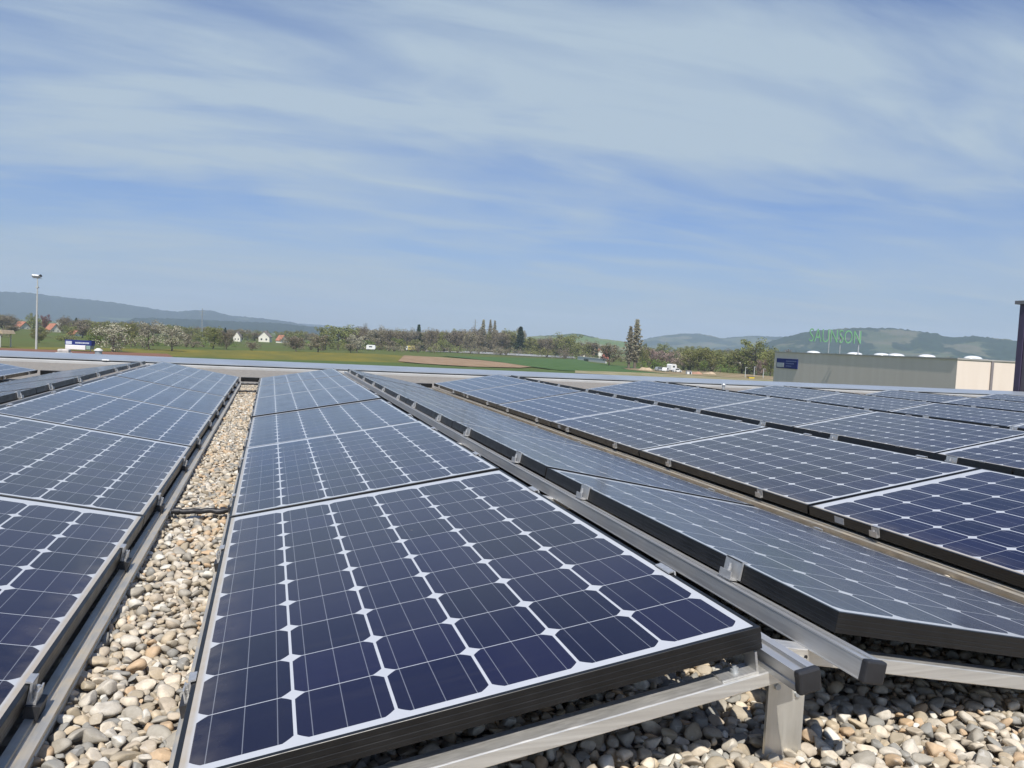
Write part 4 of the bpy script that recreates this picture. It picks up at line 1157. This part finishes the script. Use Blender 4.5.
TYRE = plain('tyre_rubber', (0.02, 0.02, 0.02), 0.8)
def vehicle(u, vb, L_px, body, kind, label, cat, turn=0.0, load=None):
    g, d, s = px_frame(u, vb)
    o = empty('parked_' + ('car' if cat == 'car' else cat.replace(' ', '_')), (g.x, g.y, GROUND + 0.4), -YAW + turn); tag(o, label, cat)
    L = L_px * s
    if kind == 'car':
        W_, prof = 1.75, [(-.5, .22), (.5, .22), (.5, .55), (.47, .68), (.30, .78), (.17, 1.28), (.08, 1.42), (-.25, 1.44), (-.38, 1.35), (-.47, .85), (-.5, .75)]
        prof = [(x * L, z) for x, z in prof]
    elif kind == 'caravan':
        W_, prof = 2.2, [(-.5 * L, .5), (.42 * L, .5), (.5 * L, 1.1), (.46 * L, 2.3), (.30 * L, 2.7), (-.40 * L, 2.7), (-.5 * L, 2.4)]
    else:
        W_, prof = 2.2, [(-.5 * L, .7), (.5 * L, .7), (.5 * L, 2.9), (-.5 * L, 2.9)]
    m = MB(); m.prism(prof, -W_ / 2, W_ / 2); m.build('body', body, o)
    if kind == 'truck':
        m = MB(); m.prism([(-.72 * L, .6), (-.505 * L, .6), (-.505 * L, 2.5), (-.64 * L, 2.5), (-.72 * L, 1.6)], -W_ / 2, W_ / 2); m.build('cab', WHITE, o)
    m = MB(); zt_ = {'car': (.85, 1.30, -.36, .16), 'caravan': (1.5, 2.1, -.2, .15), 'truck': (1.55, 2.2, -.69, -.56)}[kind]
    m.box(zt_[2] * L, zt_[3] * L, -W_ / 2 - 0.02, -W_ / 2 - 0.002, zt_[0], zt_[1]); m.build('window', WIN, o)
    for x_ in ((-.31, .31) if kind != 'truck' else (-.6, .3)):
        for y_ in (-W_ / 2, W_ / 2):
            m = MB(); m.tube([(x_ * L, y_ - 0.1, .33), (x_ * L, y_ + 0.1, .33)], .33, 14); w = m.build('wheel', TYRE, o)
            m = MB(); m.tube([(x_ * L, y_ - 0.104, .33), (x_ * L, y_ + 0.104, .33)], .19, 10); m.build('rim', GALV, w)
    return o
YEL = plain('yellow_tarp', (0.62, 0.52, 0.16), 0.6)
GREYP = plain('silver_paint', (0.45, 0.48, 0.50), 0.35, 0.3, 0.05, 2)
vehicle(371, 351.0, 9, WHITE, 'caravan', 'white caravan beside the small blossoming tree', 'caravan')
vehicle(411.5, 351.6, 7.5, YEL, 'truck', 'small truck with yellow load body before the brown belt', 'truck')
vehicle(433.5, 352.2, 4, WHITE, 'car', 'white car alone on the country road', 'car')
vehicle(659.5, 372.0, 9, GREYP, 'car', 'silver car, leftmost of the parked cars by the site', 'car', 0.25)
vehicle(665.5, 372.6, 7, WHITE, 'car', 'white car parked right beside the silver one', 'car', 1.0)
vehicle(671.5, 372.5, 8, WHITE, 'caravan', 'white van behind the parked cars at the site', 'van', 0.6)
vehicle(677, 373.4, 8, WHITE, 'car', 'white car, rightmost of those by the site', 'car', 0.2)
g, d, s = px_frame(688.5, 375.2)
o = empty('site_hut', (g.x, g.y, GROUND), -YAW); tag(o, 'small white site hut with dark door by the orange roof', 'hut')
m = MB(); m.box(-2.3 * s, 2.3 * s, -1.2, 1.2, 0, 4.4 * s); m.build('wall', WHITE, o)
m = MB(); m.box(0.1 * s, 1.7 * s, -1.23, -1.202, 0.1 * s, 3.4 * s); m.build('door', WIN, o)
m = MB(); m.box(-2.6 * s, 2.6 * s, -1.4, 1.4, 4.41 * s, 4.8 * s); m.build('roof', GREY_ROOF, o)
g, d, s = px_frame(750.7, 379.6)
o = empty('skip_container', (g.x, g.y, GROUND), -YAW); tag(o, 'yellow skip container between two thin poles', 'container')
m = MB(); m.prism([(-2.3 * s, 0.2), (2.3 * s, 0.2), (3.0 * s, 3.0 * s), (-3.0 * s, 3.0 * s)], -1, 1); m.build('body', plain('yellow_paint', (0.60, 0.45, 0.05), 0.5), o)
m = MB(); m.box(-3.1 * s, 3.1 * s, -1.08, 1.08, 3.0 * s + 0.002, 3.3 * s); m.build('rim', plain('dark_steel', (0.1, 0.1, 0.1), 0.5), o)

def mound(u, vb, w_px, h_px, mat, label):
    g, d, s = px_frame(u, vb)
    W_, H_ = w_px * s, h_px * s
    rnd = np.random.default_rng(int(u)); N = 26; vs = []; fs = []
    for i in range(N + 1):
        for j in range(N + 1):
            x, y = i / N * 2 - 1, j / N * 2 - 1
            r_ = math.hypot(x, y)
            z = max(0, 1 - r_) ** 0.8 * (0.8 + 0.25 * math.sin(5 * x + u) * math.cos(4 * y)) + (rnd.uniform(0, 0.06) if r_ < 1 else 0)
            vs.append((x * W_ / 2, y * W_ / 3, z * H_ - 0.05))
    for i in range(N):
        for j in range(N): fs.append((i * (N + 1) + j, (i + 1) * (N + 1) + j, (i + 1) * (N + 1) + j + 1, i * (N + 1) + j + 1))
    o = link('dirt_mound', mesh_np('dirt_mound', vs, fs, smooth=True), mat); o.location = (g.x, g.y, GROUND + 0.38); o.rotation_euler = (0, 0, -YAW)
    tag(o, label, 'dirt mound')
SOIL = plain('heaped_soil', (0.42, 0.32, 0.21), 0.95, 0, 0.25, 0.8)
RSOIL = plain('reddish_soil', (0.38, 0.21, 0.14), 0.95, 0, 0.25, 0.8)
mound(645.5, 371.2, 15, 4.6, SOIL, 'tan heap of soil at the edge of the green field')
mound(696.5, 375.0, 13, 3.2, RSOIL, 'low reddish heap of soil right of the site hut')
mound(709.5, 375.2, 14, 3.4, SOIL, 'low tan heap of soil below the olive trees')

# pale retaining wall with a culvert at the end of the green field
g0, g1 = on_ground(578, 360.2), on_ground(606, 363.4)
v_ = Vector((g1.x - g0.x, g1.y - g0.y, 0)); Lw = v_.length
o = empty('retaining_wall', (g0.x, g0.y, GROUND), math.atan2(v_.y, v_.x)); tag(o, 'pale concrete retaining wall with dark culvert beyond the green field', 'wall')
m = MB(); m.box(0, Lw, -0.3, 0.3, 0, 2.0); m.build('wall_face', CONCRETE, o)
m = MB(); m.box(Lw * 0.25, Lw * 0.42, -0.34, -0.303, 0, 1.3); m.build('culvert', WIN, o)
m = MB(); m.box(-0.2, Lw + 0.2, -0.42, 0.42, 2.002, 2.25); m.build('coping', CONCRETE, o)
# guard rail along the country road
g0, g1 = on_ground(462, 352.9), on_ground(574, 358.6)
v_ = Vector((g1.x - g0.x, g1.y - g0.y, 0)); Lw = v_.length
o = empty('guard_rail', (g0.x, g0.y, GROUND + 0.3), math.atan2(v_.y, v_.x)); tag(o, 'long pale guard rail beside the country road before the tree belt', 'guard rail')
m = MB(); m.box(0, Lw, -0.06, 0.06, 0.45, 0.95); m.build('rail', GALV, o)
for k in range(40):
    m_ = MB(); m_.box(Lw * (k + .5) / 40 - 0.08, Lw * (k + .5) / 40 + 0.08, 0.062, 0.16, 0, 0.85); m_.build('post', GALV, o)
